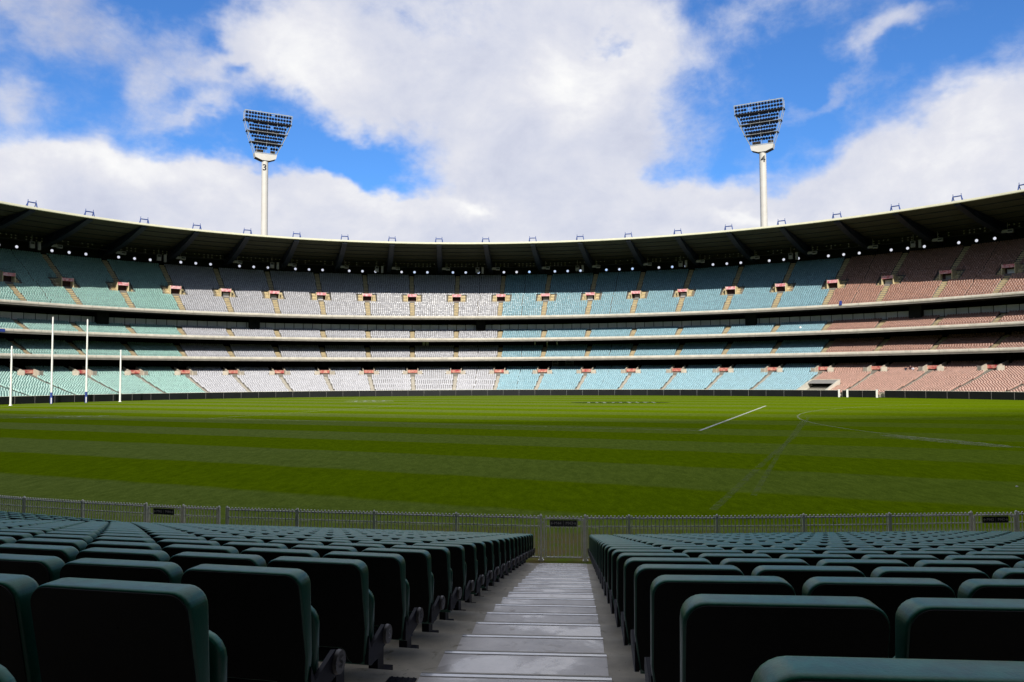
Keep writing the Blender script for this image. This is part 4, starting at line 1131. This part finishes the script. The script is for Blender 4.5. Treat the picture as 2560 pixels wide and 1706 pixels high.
# ------------------------------------------------------------------ light and sky
SUN_EL, SUN_AZ = math.atan(.55), (.05, -1.)                 # sun behind the camera
az = np.array(SUN_AZ) / np.linalg.norm(SUN_AZ)
sd = np.array([az[0] * math.cos(SUN_EL), az[1] * math.cos(SUN_EL), math.sin(SUN_EL)])
from mathutils import Vector
lt = bpy.data.lights.new('sun', 'SUN'); lt.energy = 5.0; lt.angle = .55 * D2R; lt.color = (1., .95, .86)
lo = bpy.data.objects.new('sun', lt); COL.objects.link(lo)
lo.rotation_mode = 'QUATERNION'; lo.rotation_quaternion = Vector(sd).to_track_quat('Z', 'Y'); lo.location = (0, -60, 90)

def build_world():
    w = bpy.data.worlds.new('World'); scene.world = w; w.use_nodes = True
    nt = w.node_tree; N, L = nt.nodes, nt.links; N.clear()
    out = N.new('ShaderNodeOutputWorld'); 
    sky = N.new('ShaderNodeTexSky'); sky.sky_type = 'NISHITA'; sky.sun_disc = False
    sky.sun_elevation = SUN_EL; sky.sun_rotation = math.atan2(az[0], az[1]); sky.altitude = 0; sky.air_density = 1.; sky.dust_density = .4; sky.ozone_density = 2.2
    tint = N.new('ShaderNodeMix'); tint.data_type = 'RGBA'; tint.blend_type = 'MULTIPLY'; tint.inputs['Factor'].default_value = 1.
    L.new(sky.outputs['Color'], tint.inputs['A']); tint.inputs['B'].default_value = (*SKY_TINT, 1)
    tc = N.new('ShaderNodeTexCoord'); gen = tc.outputs['Generated']
    def m1(op, a, b=None, c=None, clamp=False):
        n = N.new('ShaderNodeMath'); n.operation = op; n.use_clamp = clamp
        for i, v in enumerate((a, b, c)):
            if v is None: continue
            if isinstance(v, (int, float)): n.inputs[i].default_value = v
            else: L.new(v, n.inputs[i])
        return n.outputs[0]
    sep = N.new('ShaderNodeSeparateXYZ'); L.new(gen, sep.inputs[0])
    azn = m1('ARCTAN2', sep.outputs['X'], sep.outputs['Y']); el = m1('ARCSINE', sep.outputs['Z'])
    cmb = N.new('ShaderNodeCombineXYZ'); L.new(azn, cmb.inputs['X']); L.new(el, cmb.inputs['Y'])
    ang = cmb.outputs[0]
    def noise(s, d, r, dist=0., off=(0, 0, 0), vec=None, stretch=(1, 1.35, 1)):
        mp = N.new('ShaderNodeMapping'); mp.inputs['Location'].default_value = off; mp.inputs['Scale'].default_value = stretch
        L.new(vec or ang, mp.inputs['Vector'])
        n = N.new('ShaderNodeTexNoise'); n.inputs['Scale'].default_value = s; n.inputs['Detail'].default_value = d; n.inputs['Roughness'].default_value = r; n.inputs['Distortion'].default_value = dist
        L.new(mp.outputs[0], n.inputs['Vector']); return n
    # warp the directions a little so that the cloud banks get ragged outlines
    wn = noise(5.5, 5, .6)
    wsub = N.new('ShaderNodeVectorMath'); wsub.operation = 'SUBTRACT'; L.new(wn.outputs['Color'], wsub.inputs[0]); wsub.inputs[1].default_value = (.5, .5, .5)
    wsc = N.new('ShaderNodeVectorMath'); wsc.operation = 'SCALE'; L.new(wsub.outputs[0], wsc.inputs[0]); wsc.inputs['Scale'].default_value = .16
    wad = N.new('ShaderNodeVectorMath'); wad.operation = 'ADD'; L.new(ang, wad.inputs[0]); L.new(wsc.outputs[0], wad.inputs[1])
    wang = wad.outputs[0]
    def blob_sum(blobs, start):
        acc = start
        for (x, y, rx, ry, rot, wgt) in blobs:
            a = math.atan((x - 1176) / 1830.); e = math.atan((869 - y) / 1830. * math.cos(a))
            mp = N.new('ShaderNodeMapping'); mp.vector_type = 'TEXTURE'
            mp.inputs['Location'].default_value = (a, e, 0); mp.inputs['Rotation'].default_value = (0, 0, rot * D2R); mp.inputs['Scale'].default_value = (rx / 1830., ry / 1830., 1)
            L.new(wang, mp.inputs['Vector'])
            dt = N.new('ShaderNodeVectorMath'); dt.operation = 'DOT_PRODUCT'; L.new(mp.outputs[0], dt.inputs[0]); L.new(mp.outputs[0], dt.inputs[1])
            acc = m1('MULTIPLY_ADD', m1('POWER', .36788, dt.outputs['Value']), wgt, acc)
        return acc
    hi = N.new('ShaderNodeMapRange'); hi.inputs['From Min'].default_value = .43; hi.inputs['From Max'].default_value = .66; hi.inputs['To Max'].default_value = 1.0
    L.new(el, hi.inputs['Value'])
    sd_ = N.new('ShaderNodeMapRange'); sd_.inputs['From Min'].default_value = .85; sd_.inputs['From Max'].default_value = 1.35; sd_.inputs['To Max'].default_value = .72
    L.new(m1('ABSOLUTE', azn), sd_.inputs['Value'])
    cov = blob_sum(CLOUDS, m1('MAXIMUM', hi.outputs['Result'], sd_.outputs['Result']))
    n1 = noise(7., 10, .66, .35, (3.1, 1.7, 0)).outputs['Fac']; n2 = noise(26., 6, .62, .2, (9.1, 4.2, 0)).outputs['Fac']
    f = m1('ADD', cov, m1('MULTIPLY_ADD', n1, .85, -.425)); f = m1('ADD', f, m1('MULTIPLY_ADD', n2, .62, -.31))
    dens = N.new('ShaderNodeMapRange'); dens.interpolation_type = 'SMOOTHSTEP'; dens.inputs['From Min'].default_value = .15; dens.inputs['From Max'].default_value = 1.04
    L.new(f, dens.inputs['Value'])
    # shading of the clouds: bright billows, grey-lilac hollows
    lum = m1('ADD', blob_sum(BRIGHT, .46), m1('MULTIPLY_ADD', noise(5., 7, .62, .4, (6.3, 2.9, 0)).outputs['Fac'], 1.35, -.675))
    lum = m1('ADD', lum, m1('MULTIPLY_ADD', noise(17., 5, .6, .3, (1.3, 7.9, 0)).outputs['Fac'], .55, -.275))
    rmp = N.new('ShaderNodeValToRGB'); e = rmp.color_ramp.elements
    e[0].position = .0; e[0].color = (.52, .56, .72, 1); e[1].position = 1.; e[1].color = (1., 1., 1., 1)
    x = e.new(.38); x.color = (.68, .71, .83, 1); x = e.new(.68); x.color = (.81, .82, .89, 1)
    L.new(lum, rmp.inputs['Fac'])
    b1 = N.new('ShaderNodeBackground'); L.new(tint.outputs['Result'], b1.inputs['Color']); b1.inputs['Strength'].default_value = SKY_STR
    b2 = N.new('ShaderNodeBackground'); L.new(rmp.outputs['Color'], b2.inputs['Color']); zb = N.new('ShaderNodeMapRange'); zb.inputs['From Min'].default_value = .46; zb.inputs['From Max'].default_value = .9; zb.inputs['To Min'].default_value = CLOUD_STR; zb.inputs['To Max'].default_value = CLOUD_STR * .92
    L.new(el, zb.inputs['Value']); sb = N.new('ShaderNodeMapRange'); sb.inputs['From Min'].default_value = .85; sb.inputs['From Max'].default_value = 1.35; sb.inputs['To Min'].default_value = 1.; sb.inputs['To Max'].default_value = .66
    L.new(m1('ABSOLUTE', azn), sb.inputs['Value']); L.new(m1('MULTIPLY', zb.outputs['Result'], sb.outputs['Result']), b2.inputs['Strength'])
    mx = N.new('ShaderNodeMixShader'); L.new(dens.outputs['Result'], mx.inputs[0]); L.new(b1.outputs[0], mx.inputs[1]); L.new(b2.outputs[0], mx.inputs[2])
    L.new(mx.outputs[0], out.inputs['Surface'])
    w.cycles.sampling_method = 'MANUAL'; w.cycles.sample_map_resolution = 1024
SKY_TINT = (.36, .68, 1.10); SKY_STR = .14; CLOUD_STR = .98
# cloud banks as (bearing, height, width, depth) on an 1830-unit-radius sky, tilt, weight
CLOUDS = [(1120, 120, 390, 230, 0, 1.1), (740, 110, 270, 120, -10, .8), (1360, 300, 220, 190, 0, .9), (1180, 420, 260, 130, 0, .75), (620, 60, 150, 90, 0, .5), (1490, 60, 120, 100, 0, .5),
          (120, 450, 420, 115, -6, 1.3), (480, 480, 330, 100, -8, 1.2), (820, 530, 330, 85, -8, 1.2), (1120, 560, 350, 80, 0, 1.1),
          (2380, 380, 430, 170, 18, 1.35), (2000, 490, 330, 110, 8, 1.1), (1640, 480, 260, 80, 0, .8), (1880, 560, 500, 70, 0, .9), (-100, 560, 600, 130, 0, 1.), (2600, 520, 500, 150, 0, 1.),
          (90, 10, 240, 60, 0, .48), (150, 110, 170, 70, -20, .12), (10, 165, 70, 52, 0, .75), (2080, 55, 110, 34, 6, .62), (1975, 125, 34, 60, -35, .42), (325, 160, 45, 55, 0, .5), (430, 235, 90, 26, 18, .5), (480, 110, 80, 36, 20, .2),
          (1850, -10, 260, 55, 0, .38), (1880, 225, 120, 22, 8, .38), (1830, 430, 70, 38, 15, -.5), (810, 345, 150, 66, -28, -.95), (620, 320, 110, 50, 0, -.35), (1650, 390, 60, 50, 0, -.25), (1400, 66, 70, 24, 15, -.6), (525, 122, 34, 20, 0, -.6), (460, 40, 30, 45, 0, -.45), (1500, 405, 70, 34, 10, -.5), (450, 140, 90, 75, 0, .3), (60, 0, 260, 60, 0, .25), (700, 275, 130, 40, 0, .2), (640, 330, 60, 30, 0, .2)]
BRIGHT = [(700, 100, 160, 110, -20, .42), (1270, 200, 110, 70, 0, .35), (1350, 215, 60, 60, 0, .2), (300, 380, 400, 60, -10, .35), (900, 470, 260, 50, -14, .25), (1090, 465, 60, 22, 0, .5), (1720, 500, 110, 25, 0, .5), (2250, 330, 260, 90, 18, .3),
          (1450, 130, 160, 70, 0, .25), (120, 30, 250, 90, 0, -.45), (1150, 60, 250, 90, 0, -.1), (700, 520, 900, 40, 0, -.12)]
build_world()

# cloud sheet added out of view behind the camera, shaped to soften the near sunlight
def build_shade_cloud():
    zc_ = 520.; sh = sd[:2] / sd[2] * zc_                       # where the sheet sits for a given patch of ground
    xs = np.linspace(-260, 260, 27); ys = np.linspace(-60, 130, 20)
    mb = MB(); rr = random.Random(2)
    vs = [(x + sh[0], y + sh[1], zc_ + rr.uniform(-3, 3)) for y in ys for x in xs]
    mb.add(vs, [(j * 27 + i, j * 27 + i + 1, (j + 1) * 27 + i + 1, (j + 1) * 27 + i) for j in range(19) for i in range(26)], 0, True)
    m, nt, b = _nt('thin_shade_cloud'); N, L = nt.nodes, nt.links; N.remove(b)
    tr = N.new('ShaderNodeBsdfTransparent'); tl = N.new('ShaderNodeBsdfTranslucent'); tl.inputs['Color'].default_value = (.9, .9, .92, 1)
    mx = N.new('ShaderNodeMixShader'); L.new(tr.outputs[0], mx.inputs[1]); L.new(tl.outputs[0], mx.inputs[2]); L.new(mx.outputs[0], N['Material Output'].inputs['Surface'])
    geo = N.new('ShaderNodeNewGeometry')
    sub = N.new('ShaderNodeVectorMath'); sub.operation = 'SUBTRACT'; L.new(geo.outputs['Position'], sub.inputs[0]); sub.inputs[1].default_value = (sh[0], sh[1], zc_)
    nz = N.new('ShaderNodeTexNoise'); nz.inputs['Scale'].default_value = .035; nz.inputs['Detail'].default_value = 4; L.new(sub.outputs[0], nz.inputs['Vector'])
    sx = N.new('ShaderNodeSeparateXYZ'); L.new(sub.outputs[0], sx.inputs[0])
    def m1(op, a, b=None, c=None):
        n = N.new('ShaderNodeMath'); n.operation = op
        for i, v in enumerate((a, b, c)):
            if v is None: continue
            if isinstance(v, (int, float)): n.inputs[i].default_value = v
            else: L.new(v, n.inputs[i])
        return n.outputs[0]
    # rim of the shade cloud: a shallow bow, nearer the camera in the middle of the ground and farther out to the sides
    xo = m1('SUBTRACT', sx.outputs['X'], 5.)
    bow = m1('MULTIPLY', m1('MULTIPLY', xo, xo), .0042)
    edge = m1('ADD', m1('MULTIPLY_ADD', nz.outputs['Fac'], 22., 67.), bow)
    dd = m1('SUBTRACT', edge, sx.outputs['Y'])
    mr = N.new('ShaderNodeMapRange'); mr.interpolation_type = 'SMOOTHSTEP'; mr.inputs['From Min'].default_value = -14.; mr.inputs['From Max'].default_value = 12.; mr.inputs['To Max'].default_value = .94
    L.new(dd, mr.inputs['Value'])
    def fade(src, a, b):
        f = N.new('ShaderNodeMapRange'); f.interpolation_type = 'SMOOTHSTEP'; f.inputs['From Min'].default_value = a; f.inputs['From Max'].default_value = b; L.new(src, f.inputs['Value']); return f.outputs['Result']
    # thins out to nothing at the sheet's own border
    al = m1('MULTIPLY', mr.outputs['Result'], m1('MULTIPLY', fade(sx.outputs['Y'], -58, -30), m1('MULTIPLY', fade(sx.outputs['Y'], 128, 112), m1('MULTIPLY', fade(sx.outputs['X'], -255, -215), fade(sx.outputs['X'], 255, 215)))))
    L.new(al, mx.inputs[0])
    o = link('shade_cloud', mb.mesh('shade_cloud', m)); tag(o, 'added soft white cloud sheet out of view behind the near stand, softening the sunlight', kind='structure')
build_shade_cloud()

# ------------------------------------------------------------------ render settings
scene.render.engine = 'CYCLES'
scene.cycles.use_denoising = True
scene.cycles.max_bounces = 6; scene.cycles.diffuse_bounces = 3; scene.cycles.glossy_bounces = 3; scene.cycles.transparent_max_bounces = 12
scene.view_settings.view_transform = 'Standard'; scene.view_settings.look = 'None'; scene.view_settings.exposure = 0; scene.view_settings.gamma = 1
